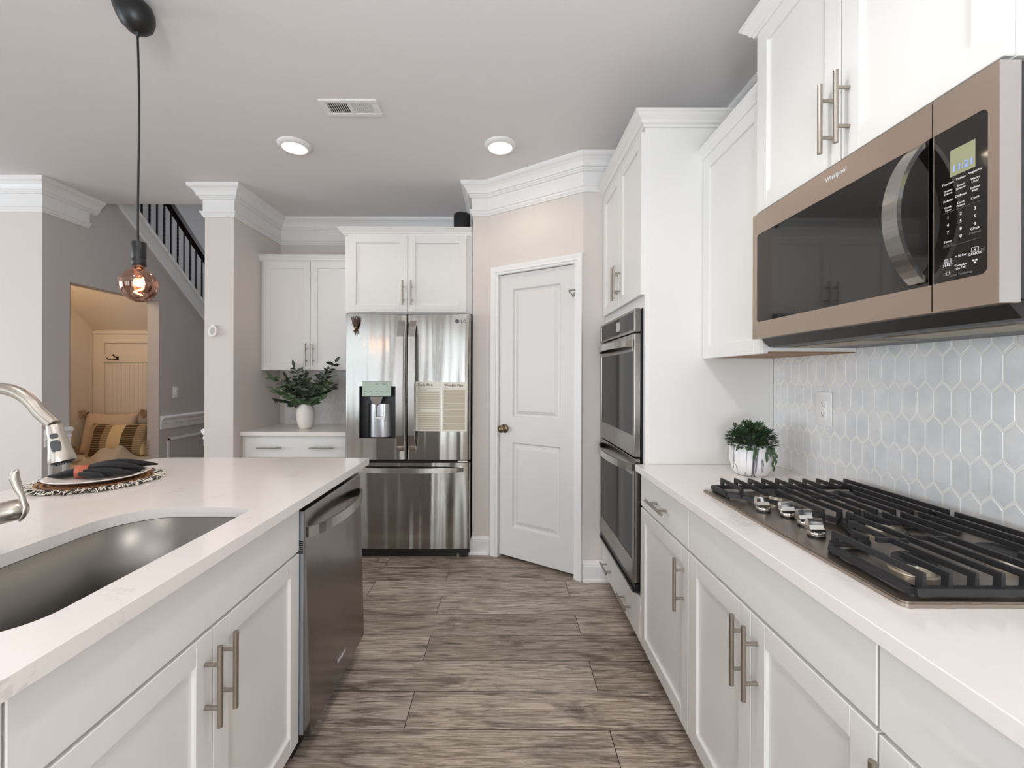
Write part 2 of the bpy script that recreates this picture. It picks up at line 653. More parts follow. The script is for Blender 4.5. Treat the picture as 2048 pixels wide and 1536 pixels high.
        bpy.data.curves.remove(cu)
        bpy.data.meshes.remove(me)
        return s

    def build(s, name, material, parent=None, recalc=True, origin=None):
        xs = [p.x for p in s.v]
        ys = [p.y for p in s.v]
        zs = [p.z for p in s.v]
        c = Vector(origin) if origin else Vector(((min(xs) + max(xs)) / 2, (min(ys) + max(ys)) / 2, min(zs)))
        me = bpy.data.meshes.new(name)
        me.from_pydata([p - c for p in s.v], [], s.f)
        me.polygons.foreach_set('use_smooth', s.s)
        if recalc:
            bm = bmesh.new()
            bm.from_mesh(me)
            bmesh.ops.recalc_face_normals(bm, faces=bm.faces)
            bm.to_mesh(me)
            bm.free()
        me.materials.append(material)
        me.update()
        o = bpy.data.objects.new(name, me)
        COL.objects.link(o)
        WORLD[o.name] = c
        if parent is not None:
            o.parent = parent
            o.location = c - WORLD[parent.name]
        else:
            o.location = c
        return o


def thing(name, label, cat, loc, group=None):
    o = bpy.data.objects.new(name, None)
    o.empty_display_size = 0.05
    COL.objects.link(o)
    o.location = loc
    WORLD[o.name] = Vector(loc)
    return tag(o, label, cat, group)


def tag(o, label, cat, group=None, kind=None):
    o['label'] = label
    o['category'] = cat
    if group:
        o['group'] = group
    if kind:
        o['kind'] = kind
    return o


def struct(o, label=None, cat=None):
    o['kind'] = 'structure'
    if label:
        o['label'] = label
    if cat:
        o['category'] = cat
    return o


def frame(O, U, Nn):
    """local (u, d, z) -> world: u along U, d out along Nn"""
    U, Nn = Vector(U).normalized(), Vector(Nn).normalized()
    return Matrix(((U.x, Nn.x, 0, O[0]), (U.y, Nn.y, 0, O[1]), (0, 0, 1, O[2]), (0, 0, 0, 1)))


def shaker(F, u0, u1, z0, z1, name, parent, material=None, th=0.02, fw=0.057, rec=0.010, d0=0.0):
    b = MB(F)
    b.box(u0 + fw - 0.004, u1 - fw + 0.004, d0, d0 + th - rec, z0 + fw - 0.004, z1 - fw + 0.004)
    b.box(u0, u0 + fw, d0, d0 + th, z0, z1, 0.0014)
    b.box(u1 - fw, u1, d0, d0 + th, z0, z1, 0.0014)
    b.box(u0 + fw, u1 - fw, d0, d0 + th, z0, z0 + fw, 0.0014)
    b.box(u0 + fw, u1 - fw, d0, d0 + th, z1 - fw, z1, 0.0014)
    return b.build(name, material or M['cab'], parent)


def slab(F, u0, u1, z0, z1, name, parent, th=0.02, d0=0.0):
    return MB(F).box(u0, u1, d0, d0 + th, z0, z1, 0.002).build(name, M['cab'], parent)


def pull(F, u, z, parent, vertical=True, d0=0.02, ln=0.187, cc=0.1, material=None):
    b = MB(F)
    d = d0 + 0.035
    if vertical:
        b.cyl((u, d, z - ln / 2), (u, d, z + ln / 2), 0.0063, 14)
        for s_ in (-1, 1):
            b.cyl((u, d0 - 0.0005, z + s_ * cc / 2), (u, d, z + s_ * cc / 2), 0.0048, 12)
    else:
        b.cyl((u - ln / 2, d, z), (u + ln / 2, d, z), 0.0063, 14)
        for s_ in (-1, 1):
            b.cyl((u + s_ * cc / 2, d0 - 0.0005, z), (u + s_ * cc / 2, d, z), 0.0048, 12)
    return b.build('bar_handle', material or M['nickel'], parent)

# ------------------------------------------------------------------ the setting
CEIL = 2.745
XL = -3.385        # stair wall plane
XR = 1.26          # range wall plane
YB = 3.93          # refrigerator wall plane
YP = 2.78          # pantry wall facing the room, beside the ovens
A0, A1 = Vector((-0.115, 3.20)), Vector((0.51, YP))     # slanted pantry wall
SL = 0.788         # stair slope


def zline(y):      # lower edge of the stair skirt
    return 1.956 - SL * (y - 4.844)


struct(MB().box(-7, 1.4, -2.74, 7.1, -0.06, 0).build('floor', M['floor'], origin=(0, 0, 0)), 'grey-brown wood plank floor', 'floor')
b = MB()
b.prism([(-7, -2.74), (1.4, -2.74), (1.4, 4.05), (-2.264, 4.05), (-2.264, 3.58), (-7, 3.58)], CEIL, CEIL + 0.12)
struct(b.build('ceiling', M['ceil']), 'pale greyish white ceiling', 'ceiling')

struct(MB().box(XR, XR + 0.12, -2.74, 4.05, 0, CEIL).build('wall_right', M['wall']), 'wall behind the range cabinets', 'wall')
struct(MB().box(-2.045, XR, YB, YB + 0.12, 0, CEIL).build('wall_back', M['wall']), 'wall behind the refrigerator', 'wall')
struct(MB().box(-2.264, -2.045, 3.25, YB + 0.12, 0, CEIL).build('wall_stub', M['wall']), 'narrow stub wall between the hall and the kitchen cabinets', 'wall')
struct(MB().prism([(-0.234, YB), (-0.234, 3.20), (A0.x, A0.y), (A0.x + 0.03, A0.y + 0.10), (-0.13, 3.32), (-0.13, YB)], 0, CEIL).build('wall_pantry_left', M['wall']), 'short pantry wall beside the refrigerator', 'wall')
FD = frame((A0.x, A0.y, 0), (A1.x - A0.x, A1.y - A0.y, 0), (A1.y - A0.y, -(A1.x - A0.x), 0))
DL = (A1 - A0).length
b = MB(FD)
b.box(0.0, 0.078, -0.10, 0, 0, CEIL)
b.box(0.712, DL, -0.10, 0, 0, CEIL)
b.box(0.078, 0.712, -0.10, 0, 2.075, CEIL)
struct(b.build('wall_pantry_slanted', M['wall']), 'slanted wall holding the pantry door', 'wall')
struct(MB().box(A1.x, XR, YP, YP + 0.10, 0, CEIL).build('wall_pantry_right', M['wall']), 'pantry wall beside the ovens', 'wall')
struct(MB().box(-7, XL - 0.0005, 3.15, 3.27, 0, CEIL).build('wall_left', M['wall']), 'cream wall at the left facing the kitchen', 'wall')

# stair wall with the nook opening
b = MB()
t = 0.115
b.box(XL - t, XL, 3.27, 3.354, 0, CEIL)
b.box(XL - 0.0004, XL, 3.1502, 3.27, 0, CEIL)
b.prism([(3.354, 2.045), (4.219, 2.045), (4.219, zline(4.219)), (3.78, zline(3.78)), (3.58, CEIL + 0.1), (3.354, CEIL + 0.1)], XL - t, XL, 'x')
b.prism([(4.219, 0), (6.6, 0), (6.6, zline(6.6)), (4.219, zline(4.219))], XL - t, XL, 'x')
struct(b.build('wall_stairs', M['wall_dim']), 'grey wall under the stairs with an opening into a nook', 'wall')
b = MB()
b.box(-4.45, -4.35, 3.2, 7.0, 0, 5.2)
b.box(-4.45, -2.164, 7.0, 7.1, 0, 5.2)
b.box(-2.264, -2.164, 4.05, 7.0, 0, 5.2)
b.box(-4.45, -2.164, 3.48, 3.58, CEIL + 0.12, 5.2)
b.box(-4.45, -2.164, 3.48, 7.1, 5.2, 5.3)
b.box(-2.264, -2.164, 3.58, 4.05, CEIL + 0.12, 5.2)
struct(b.build('wall_stairwell', M['wall_dim']), 'tall grey stairwell walls', 'wall')
# nook lining
struct(MB().box(-4.35, -4.28, 3.27, 4.62, 0, 3.0).build('wall_nook_side', M['tan']), 'warm beige inner wall of the nook', 'wall')
struct(MB().box(-4.28, XL - t, 4.50, 4.62, 0, 2.2).build('wall_nook_end', M['tan']), 'warm beige end wall of the nook', 'wall')
b = MB()
b.box(-4.28, XL - t, 3.27, 3.30, 0, 3.0)
b.box(XL - t - 0.012, XL - t, 3.30, 3.354, 0, 2.75)
struct(b.build('wall_nook_near', M['tan']), 'near wall of the nook', 'wall')
struct(MB().prism([(3.30, 1.79 + 0.80 * 1.2), (4.50, 1.79), (4.50, 1.85), (3.30, 1.85 + 0.80 * 1.2)], -4.28, XL - t, 'x').build('ceiling_nook', M['tan']), 'sloping beige ceiling of the nook', 'ceiling')
struct(MB().box(XL - t, XL, 4.2192, 4.2215, 0, 2.045).box(XL - t, XL, 3.3515, 3.3541, 0, 2.045).build('trim_1', M['tan']))

# rear and far-left walls of the open room, with the window openings that light it
b = MB()
edges = sorted([-7.0, 1.4] + [w_[0] for w_ in WIN] + [w_[1] for w_ in WIN])
for x0, x1 in zip(edges[:-1], edges[1:]):
    w_ = [q for q in WIN if abs(q[0] - x0) < 1e-6]
    if w_:
        b.box(x0, x1, REAR - 0.14, REAR - 0.03, 0, w_[0][2])
        b.box(x0, x1, REAR - 0.14, REAR - 0.03, w_[0][3], CEIL)
    else:
        b.box(x0, x1, REAR - 0.14, REAR - 0.03, 0, CEIL)
struct(b.build('wall_rear', M['wall']), 'wall behind the camera with a row of windows', 'wall')
b = MB()
b.box(-7.12, -7, REAR, -1.5, 0, CEIL)
b.box(-7.12, -7, 1.9, 3.27, 0, CEIL)
b.box(-7.12, -7, -1.5, 1.9, 0, 0.5)
b.box(-7.12, -7, -1.5, 1.9, 2.45, CEIL)
struct(b.build('wall_far_left', M['wall']), 'far left wall with a wide window', 'wall')
for i, (x0, x1, z0, z1) in enumerate(WIN):
    b = MB()
    y0, y1 = REAR - 0.012, REAR + 0.012
    for (a, c, e, f) in ((x0 - 0.06, x0 + 0.03, z0, z1 + 0.06), (x1 - 0.03, x1 + 0.06, z0, z1 + 0.06), (x0, x1, z1 - 0.03, z1 + 0.06), (x0, x1, z0 - 0.05, z0 + 0.03), (x0, x1, (z0 + z1) / 2 - 0.025, (z0 + z1) / 2 + 0.025)):
        b.box(a, c, y0, y1, e, f)
    struct(b.build('window_%d' % (i + 1), M['trim']), 'white window frame behind the camera', 'window')

# crown mouldings
CROWN = [(0, 0), (0.085, 0), (0.085, -0.018), (0.078, -0.026), (0.066, -0.032), (0.052, -0.048), (0.042, -0.066), (0.040, -0.080), (0.030, -0.080), (0.030, -0.090),
         (0.024, -0.094), (0.024, -0.102), (0.010, -0.104), (0.010, -0.186), (0.026, -0.190), (0.026, -0.200), (0.018, -0.204), (0.018, -0.214), (0.008, -0.226), (0.008, -0.232), (0, -0.232)]


def crown(n, path, label):
    struct(MB().sweep(CROWN, path, CEIL).build('trim_%d' % n, M['trim']), label, 'crown moulding')


crown(2, [(-2.264, YB), (-2.264, 3.25), (-2.045, 3.25), (-2.045, YB), (-0.24, YB)][::1], 'white crown moulding on the stub wall and refrigerator wall')
crown(3, [(-0.234, YB), (-0.234, 3.20), (A0.x, A0.y), (A1.x, A1.y), (XR, YP), (XR, REAR)], 'white crown moulding on the pantry and range walls')
# left wall crown returns on the stair wall and stops there
prof_up = CROWN[:11] + [(0, -0.106)]
prof_lo = [(0, -0.104)] + CROWN[10:]
b = MB().sweep(prof_up, [(-7, 3.15), (XL, 3.15), (XL, 3.56)], CEIL)
b.sweep(prof_lo, [(-7, 3.15), (XL, 3.15), (XL, 3.50)], CEIL)
struct(b.build('trim_4', M['trim']), 'white crown moulding on the left wall', 'crown moulding')

# baseboards
BB = [(0, 0), (0.024, 0), (0.024, 0.012), (0.014, 0.02), (0.014, 0.098), (0.010, 0.102), (0.010, 0.112), (0.005, 0.122), (0.003, 0.132), (0, 0.134)]
q = A1 - (A1 - A0).normalized() * (DL - 0.756)
struct(MB().sweep(BB, [(-0.234, 3.9), (-0.234, 3.20), (A0.x, A0.y), (A0.x + 0.017, A0.y - 0.0115)]).build('baseboard_pantry_left', M['trim']), 'white baseboard left of the pantry door', 'baseboard')
struct(MB().sweep(BB, [(A1.x, A1.y), (0.70, YP)]).build('baseboard_pantry_right', M['trim']), 'white baseboard right of the pantry door', 'baseboard')
struct(MB().sweep(BB, [(-7, 3.15), (XL, 3.15), (XL, 3.354)]).build('baseboard_left', M['trim']), 'white baseboard on the left wall', 'baseboard')
struct(MB().sweep(BB, [(XL, 4.225), (XL, 6.5)]).build('baseboard_stairs', M['trim']), 'white baseboard under the stairs', 'baseboard')
struct(MB().sweep(BB, [(-2.264, 4.0), (-2.264, 3.25), (-2.045, 3.25), (-2.045, 3.3)]).build('baseboard_stub', M['trim']), 'white baseboard of the stub wall', 'baseboard')

# chair rail and panel mouldings in the hall
CR = [(0, 0.787), (0.012, 0.787), (0.012, 0.835), (0.02, 0.842), (0.02, 0.852), (0.012, 0.86), (0.018, 0.875), (0.034, 0.892), (0.034, 0.905), (0.022, 0.915), (0, 0.92)]
struct(MB().sweep(CR, [(XL, 3.165), (XL, 3.352)]).build('trim_5', M['trim']), 'white chair rail left of the nook', 'chair rail')
struct(MB().sweep(CR, [(XL, 4.235), (XL, 6.5)]).build('trim_6', M['trim']), 'chair rail right of the nook', 'chair rail')
struct(MB().sweep(CR, [(-2.264, 3.5), (-2.264, 3.262)]).build('trim_7', M['trim']), 'chair rail end on the stub wall', 'chair rail')


def panel_mould(n, y0, y1, z0, z1):
    b = MB()
    for (a, c, d, e) in ((y0, y0 + 0.028, z0, z1), (y1 - 0.028, y1, z0, z1), (y0, y1, z0, z0 + 0.028), (y0, y1, z1 - 0.028, z1)):
        b.box(XL, XL + 0.012, a, c, d, e, 0.004)
    struct(b.build('trim_%d' % n, M['trim']), 'raised wall panel moulding', 'panel moulding')


panel_mould(8, 3.19, 3.318, 0.2, 0.69)
panel_mould(9, 4.32, 6.2, 0.2, 0.69)

# ------------------------------------------------------------------ pantry door
dr = thing('door_1', 'white two-panel pantry door set in the slanted wall', 'door', (A0.x, A0.y, 0))
dr['kind'] = 'structure'
U0, U1, ZD0, ZD1 = 0.092, 0.694, 0.022, 2.058
b = MB(FD)
dd = -0.012
PN = [(0.205, 0.585, 1.030, 1.948), (0.205, 0.585, 0.236, 0.846)]
b.box(U0, U0 + 0.113, dd - 0.03, dd, ZD0, ZD1)
b.box(PN[0][1], U1, dd - 0.03, dd, ZD0, ZD1)
b.box(U0 + 0.113, PN[0][1], dd - 0.03, dd, PN[0][3], ZD1)
b.box(U0 + 0.113, PN[0][1], dd - 0.03, dd, PN[1][3], PN[0][2])
b.box(U0 + 0.113, PN[0][1], dd - 0.03, dd, ZD0, PN[1][2])
for (a, c, e, f) in PN:
    lv = [(0, 0), (0.010, -0.013), (0.020, -0.013), (0.044, -0.003), (0.046, -0.002)]
    vs, fs = [], []
    for (ins, dp) in lv:
        vs += [(a + ins, dd + dp, e + ins), (c - ins, dd + dp, e + ins), (c - ins, dd + dp, f - ins), (a + ins, dd + dp, f - ins)]
    for i in range(len(lv) - 1):
        for j in range(4):
            fs.append((i * 4 + j, i * 4 + (j + 1) % 4, (i + 1) * 4 + (j + 1) % 4, (i + 1) * 4 + j))
    fs.append((16, 17, 18, 19))
    b.add(vs, fs)
b.build('door_panel', M['door'], dr)
kb = MB(FD)
ku, kz = 0.140, 0.942


def revolve_d(b, u, z, prof, n=24):
    vs, fs = [], []
    for (r, d) in prof:
        for j in range(n):
            a = 2 * PI * j / n
            vs.append((u + r * math.cos(a), d, z + r * math.sin(a)))
    for i in range(len(prof) - 1):
        for j in range(n):
            fs.append((i * n + j, i * n + (j + 1) % n, (i + 1) * n + (j + 1) % n, (i + 1) * n + j))
    b.add(vs, fs, True)
    b.add(vs[-n:], [list(range(n))])


revolve_d(kb, ku, kz, [(0.0, dd + 0.001), (0.032, dd + 0.001), (0.032, dd + 0.006), (0.026, dd + 0.012), (0.012, dd + 0.015), (0.011, dd + 0.03), (0.020, dd + 0.036), (0.027, dd + 0.046), (0.027, dd + 0.056), (0.020, dd + 0.064), (0.008, dd + 0.067)])
kb.build('door_knob', M['bronze'], dr)
for i, hz in enumerate((1.83, 1.10, 0.32)):
    b = MB(FD)
    b.cyl((0.704, -0.004, hz - 0.045), (0.704, -0.004, hz + 0.045), 0.007, 10)
    b.box(0.692, 0.704, -0.0135, -0.009, hz - 0.045, hz + 0.045)
    h = b.build('hinge', M['nickel'], dr)
    if i == 0:
        b = MB(FD)
        b.tube([(0.704, 0.0, hz + 0.05), (0.700, 0.015, hz + 0.056), (0.668, 0.040, hz + 0.05)], 0.004, 8)
        b.tube([(0.702, 0.004, hz + 0.047), (0.690, 0.02, hz + 0.02), (0.668, 0.040, hz + 0.05)], 0.0035, 8)
        b.ell((0.688, 0.010, hz + 0.02), 0.009, 0.009, 0.009, 10, 8)
        b.build('door_stop', M['nickel'], h)
# jamb and casing
CAS = [(0, 0), (0, 0.010), (0.012, 0.012), (0.016, 0.018), (0.030, 0.016), (0.044, 0.020), (0.054, 0.022), (0.056, 0.016), (0.056, 0)]


def casing(b, F, u0, u1, z1):
    """profile (across, out) swept round a door head with mitred corners; u0/u1 inner edges"""
    vs, fs = [], []
    n = len(CAS)
    stations = [lambda a: (u0 - a, 0.0), lambda a: (u0 - a, z1 + a), lambda a: (u1 + a, z1 + a), lambda a: (u1 + a, 0.0)]
    for st in stations:
        for (a, o) in CAS:
            u, z = st(a)
            vs.append((u, o, z))
    for i in range(3):
        for j in range(n):
            fs.append((i * n + j, i * n + (j + 1) % n, (i + 1) * n + (j + 1) % n, (i + 1) * n + j))
    b.add(vs, fs)
    tri = tessellate_polygon([[Vector((p[0], p[1], 0)) for p in CAS]])
    b.add(vs[:n], [list(q_) for q_ in tri])
    b.add(vs[-n:], [list(q_) for q_ in tri])


b = MB(FD)
casing(b, FD, U0 - 0.005, U1 + 0.003, ZD1 + 0.006)
struct(b.build('trim_10', M['trim']), 'white moulded casing round the pantry door', 'door casing')
b = MB(FD)
b.box(0.078, U0 - 0.003, -0.10, -0.001, 0, ZD1 + 0.015)
b.box(U1 + 0.003, 0.712, -0.10, -0.001, 0, ZD1 + 0.015)
b.box(0.078, 0.712, -0.10, -0.001, ZD1 + 0.004, 2.075)
b.box(U0 - 0.003, U1 + 0.003, -0.10, -0.085, 0, ZD1 + 0.004)
struct(b.build('trim_11', M['trim']), 'white door jamb of the pantry', 'door jamb')


# ------------------------------------------------------------------ picket tiles
def clip(poly, x0, x1, z0, z1):
    def cut(pts, ins, inter):
        o = []
        for i in range(len(pts)):
            a, c = pts[i - 1], pts[i]
            ia, ic = ins(a), ins(c)
            if ic:
                if not ia:
                    o.append(inter(a, c))
                o.append(c)
            elif ia:
                o.append(inter(a, c))
        return o

    def lx(v):
        return lambda a, c: (v, a[1] + (c[1] - a[1]) * (v - a[0]) / (c[0] - a[0]))

    def lz(v):
        return lambda a, c: (a[0] + (c[0] - a[0]) * (v - a[1]) / (c[1] - a[1]), v)
    for ins, it in ((lambda p: p[0] >= x0, lx(x0)), (lambda p: p[0] <= x1, lx(x1)), (lambda p: p[1] >= z0, lz(z0)), (lambda p: p[1] <= z1, lz(z1))):
        if len(poly) < 3:
            return []
        poly = cut(poly, ins, it)
    return poly


def tiles(F, u0, u1, rects, W=0.0497, S=0.074, T=0.0235, g=0.0030, zoff=0.0, uoff=0.0, th=0.0045):
    b = MB(F)
    pitch = S + T
    zmax = max(r[3] for r in rects)
    for row in range(-1, int((zmax - 0.85) / pitch) + 3):
        zc = 0.914 + zoff + row * pitch
        for k in range(-1, int((u1 - u0) / W) + 2):
            uc = u0 + uoff + (k + (0.5 if row % 2 else 0.0)) * W
            poly = [(uc - W / 2, zc - S / 2), (uc, zc - S / 2 - T), (uc + W / 2, zc - S / 2), (uc + W / 2, zc + S / 2), (uc, zc + S / 2 + T), (uc - W / 2, zc + S / 2)]
            for (a0, a1, c0, c1) in rects:
                p = clip(poly, a0, a1, c0, c1)
                if len(p) < 3:
                    continue
                cx = sum(q_[0] for q_ in p) / len(p)
                cz = sum(q_[1] for q_ in p) / len(p)

                def ins(q_, dd_):
                    v_ = Vector((q_[0] - cx, q_[1] - cz))
                    ln = v_.length
                    f_ = max(0.0, (ln - dd_) / ln) if ln > 1e-6 else 0
                    return (cx + v_.x * f_, cz + v_.y * f_)
                n = len(p)
                vs = []
                for (dst, dep) in ((g, 0.0), (g, th - 0.0015), (g + 0.002, th)):
                    for q_ in p:
                        e_ = ins(q_, dst * 1.15)
                        vs.append((e_[0], dep, e_[1]))
                fs = []
                for lv in range(2):
                    for j in range(n):
                        fs.append((lv * n + j, lv * n + (j + 1) % n, (lv + 1) * n + (j + 1) % n, (lv + 1) * n + j))
                fs.append(tuple(2 * n + j for j in range(n)))
                b.add(vs, fs)
    return b


FRW = frame((XR - 0.004, 0, 0), (0, 1, 0), (-1, 0, 0))
grt = MB().box(XR - 0.0075, XR - 0.0002, -0.6, 2.0, 0.914, 1.47).build('trim_12', M['grout'])
struct(grt, 'white grouted tile backsplash behind the cooktop', 'backsplash')
tiles(FRW, -0.6, 2.0, [(-0.6, 2.0, 0.916, 1.46)], zoff=0.041, uoff=0.012).build('tile', M['tile'], grt)
FBW = frame((0, YB - 0.004, 0), (1, 0, 0), (0, -1, 0))
grt = MB().box(-2.0, -1.15, YB - 0.0075, YB - 0.0002, 0.885, 1.366).build('trim_13', M['grout'])
struct(grt, 'white tile backsplash behind the vase', 'backsplash')
tiles(FBW, -2.0, -1.15, [(-2.0, -1.15, 0.887, 1.366)], W=0.05, zoff=0.02).build('tile', M['tile'], grt)

# ================================================================== cabinets
CABCROWN = [(0, 0), (0.008, 0), (0.010, 0.008), (0.018, 0.012), (0.022, 0.022), (0.034, 0.034), (0.040, 0.042), (0.046, 0.046), (0.046, 0.054), (0, 0.054)]


def cab_crown(path, z, parent, sc=1.0, h=1.0):
    return MB().sweep([(o * sc, q_ * h) for o, q_ in CABCROWN], path, z).build('crown_moulding', M['cab'], parent)


# ---- range side base cabinets
XF = 0.657         # carcass front; doors stand 2 cm proud
FR = frame((XF, 0, 0), (0, 1, 0), (-1, 0, 0))


def base_cab(name, label, y0, y1, group, build, xback=1.249):
    t_ = thing(name, label, 'cabinet', ((XF + xback) / 2, (y0 + y1) / 2, 0), group)
    b = MB()
    b.box(XF, xback, y0, y1, 0.10, 0.858)
    b.box(XF + 0.07, xback, y0, y1, 0.858, 0.883)
    b.build('body', M['cab'], t_)
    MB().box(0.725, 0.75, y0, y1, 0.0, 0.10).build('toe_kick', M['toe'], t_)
    build(t_)
    return t_


G_R = 'base cabinets under the cooktop worktop'
g = 0.002


def bc_far(t_):
    d = slab(FR, 1.48 + g, 1.998, 0.725, 0.872, 'drawer', t_)
    pull(FR, 1.735, 0.795, d, False)
    d = shaker(FR, 1.48 + g, 1.998, 0.085, 0.716, 'door', t_)
    pull(FR, 1.515, 0.59, d)


def bc_mid(t_):
    slab(FR, 0.731 + g, 1.48 - g, 0.725, 0.872, 'false_front', t_)
    d = shaker(FR, 1.1055 + g / 2, 1.48 - g, 0.085, 0.716, 'door', t_)
    pull(FR, 1.1055 + 0.028, 0.602, d)
    d = shaker(FR, 0.731 + g, 1.1055 - g / 2, 0.085, 0.716, 'door', t_)
    pull(FR, 1.1055 - 0.028, 0.602, d)


def bc_near(t_):
    d = slab(FR, 0.20, 0.731 - g, 0.725, 0.872, 'drawer', t_)
    pull(FR, 0.4655, 0.80, d, False)
    d = shaker(FR, 0.20, 0.731 - g, 0.085, 0.716, 'door', t_)
    pull(FR, 0.70, 0.602, d)


base_cab('base_cabinet', 'white base cabinet with one drawer and one door beside the wall ovens', 1.48, 1.998, G_R, bc_far)
base_cab('base_cabinet', 'white base cabinet with a blank top panel and paired doors under the cooktop', 0.731, 1.48, G_R, bc_mid)
base_cab('base_cabinet', 'white base cabinet in the bottom right corner of the photo', 0.20, 0.731, G_R, bc_near)
tag(MB().box(0.611, 1.2525, -0.6, 1.998, 0.884, 0.914, 0.0015).build('countertop', M['quartz']), 'white quartz worktop carrying the gas cooktop', 'countertop')

# ---- tall oven cabinet
t_ = thing('oven_cabinet', 'tall white cabinet housing the double wall oven', 'cabinet', (0.95, 2.39, 0))
b = MB()
Y0, Y1 = 2.0, 2.778
b.box(0.657, 1.249, Y0, Y0 + 0.02, 0.10, 2.485)
b.box(0.657, 1.249, Y1 - 0.02, Y1, 0.10, 2.485)
b.box(0.657, 1.249, Y0 + 0.02, Y1 - 0.02, 1.648, 2.485)
b.box(0.657, 1.249, Y0 + 0.02, Y1 - 0.02, 0.10, 0.296)
b.box(1.235, 1.249, Y0 + 0.02, Y1 - 0.02, 0.296, 1.648)
b.box(0.655, 0.675, Y0 + 0.0005, Y0 + 0.0235, 0.10, 2.4845, 0.001)
b.box(0.657, 0.675, Y1 - 0.035, Y1 - 0.0005, 0.296, 1.648)
b.build('body', M['cab'], t_)
MB().box(0.675, 1.2488, Y0 - 0.003, Y0, 0.915, 2.462).build('side_panel', M['cab'], t_)
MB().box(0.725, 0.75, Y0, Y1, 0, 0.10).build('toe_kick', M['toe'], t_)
d = shaker(FR, 2.389 + g, Y1 - 0.012, 1.705, 2.464, 'door', t_)
pull(FR, 2.389 + 0.028, 1.84, d)
d = shaker(FR, Y0 + 0.006, 2.389 - g, 1.705, 2.464, 'door', t_)
pull(FR, 2.389 - 0.028, 1.84, d)
d = slab(FR, Y0 + 0.004, Y1 - 0.01, 0.085, 0.286, 'drawer', t_)
pull(FR, 2.21, 0.165, d, False, ln=0.16)
pull(FR, 2.60, 0.165, d, False, ln=0.16)
cab_crown([(0.655, Y1), (0.655, Y0), (1.25, Y0)][::1], 2.478, t_, 1.35, 1.05)

# ---- upper cabinets on the range wall
t_ = thing('upper_cabinet', 'white upper cabinet between the tall oven cabinet and the microwave', 'cabinet', (1.09, 1.762, 1.405), 'upper cabinets on the range wall')
MB().box(0.940, 1.249, 1.527, 1.996, 1.412, 2.33).build('body', M['cab'], t_)
MB().box(0.945, 1.2485, 1.53, 1.994, 1.4085, 1.4118).build('bottom_panel', M['woodunder'], t_)['label'] = 'bare wood underside'
FU = frame((0.940, 0, 0), (0, 1, 0), (-1, 0, 0))
shaker(FU, 1.531, 1.994, 1.405, 2.322, 'door', t_)
cab_crown([(0.935, 1.996), (0.935, 1.527)], 2.318, t_, 0.85, 0.95)

t_ = thing('upper_cabinet', 'white upper cabinet with two doors directly above the microwave', 'cabinet', (1.08, 1.144, 1.895), 'upper cabinets on the range wall')
MB().box(0.912, 1.249, 0.764, 1.5255, 1.894, 2.53).build('body', M['cab'], t_)
FU2 = frame((0.912, 0, 0), (0, 1, 0), (-1, 0, 0))
d = shaker(FU2, 1.142 + g, 1.522, 1.897, 2.528, 'door', t_)
pull(FU2, 1.142 + 0.028, 2.022, d)
d = shaker(FU2, 0.768, 1.142 - g, 1.897, 2.528, 'door', t_)
pull(FU2, 1.142 - 0.028, 2.022, d)
cab_crown([(1.248, 1.5255), (0.892, 1.5255), (0.892, 0.764), (1.248, 0.764)], 2.526, t_, 0.9, 1.0)

# ---- refrigerator wall cabinets
FB1 = frame((0, 3.62, 0), (1, 0, 0), (0, -1, 0))
t_ = thing('upper_cabinet', 'white upper cabinet with two doors above the vase, left of the refrigerator', 'cabinet', (-1.62, 3.77, 1.366), 'upper cabinets on the refrigerator wall')
MB().box(-2.043, -1.230, 3.62, 3.921, 1.366, 2.29).build('body', M['cab'], t_)
d = shaker(FB1, -2.017, -1.625 - g, 1.368, 2.276, 'door', t_)
pull(FB1, -1.625 - 0.028, 1.495, d)
d = shaker(FB1, -1.625 + g, -1.236, 1.368, 2.276, 'door', t_)
pull(FB1, -1.625 + 0.028, 1.495, d)
cab_crown([(-2.043, 3.602), (-1.231, 3.602)], 2.276, t_, 0.8, 0.95)

FB2 = frame((0, 3.32, 0), (1, 0, 0), (0, -1, 0))
t_ = thing('upper_cabinet', 'white deep cabinet with two doors above the refrigerator', 'cabinet', (-0.737, 3.62, 1.80), 'upper cabinets on the refrigerator wall')
MB().box(-1.2285, -0.246, 3.32, 3.925, 1.80, 2.41).build('body', M['cab'], t_)
d = shaker(FB2, -1.196, -0.742 - g, 1.808, 2.40, 'door', t_)
pull(FB2, -0.742 - 0.032, 1.955, d)
d = shaker(FB2, -0.742 + g, -0.292, 1.808, 2.40, 'door', t_)
pull(FB2, -0.742 + 0.032, 1.955, d)
cab_crown([(-1.2285, 3.925), (-1.2285, 3.315), (-0.246, 3.315)], 2.402, t_, 1.0, 1.0)

FB3 = frame((0, 3.362, 0), (1, 0, 0), (0, -1, 0))
t_ = thing('base_cabinet', 'white base cabinet with a wide two-handle drawer under the vase counter', 'cabinet', (-1.60, 3.64, 0))
MB().box(-2.043, -1.155, 3.362, 3.92, 0.10, 0.8545).build('body', M['cab'], t_)
MB().box(-2.043, -1.155, 3.43, 3.45, 0, 0.10).build('toe_kick', M['toe'], t_)
d = slab(FB3, -2.012, -1.16, 0.685, 0.835, 'drawer', t_)
pull(FB3, -1.81, 0.765, d, False)
pull(FB3, -1.405, 0.768, d, False)
shaker(FB3, -2.012, -1.588, 0.085, 0.678, 'door', t_)
shaker(FB3, -1.584, -1.16, 0.085, 0.678, 'door', t_)
tag(MB().box(-2.043, -1.155, 3.325, 3.921, 0.855, 0.885, 0.002).build('countertop', M['quartz']), 'small pale quartz counter under the vase, left of the refrigerator', 'countertop')

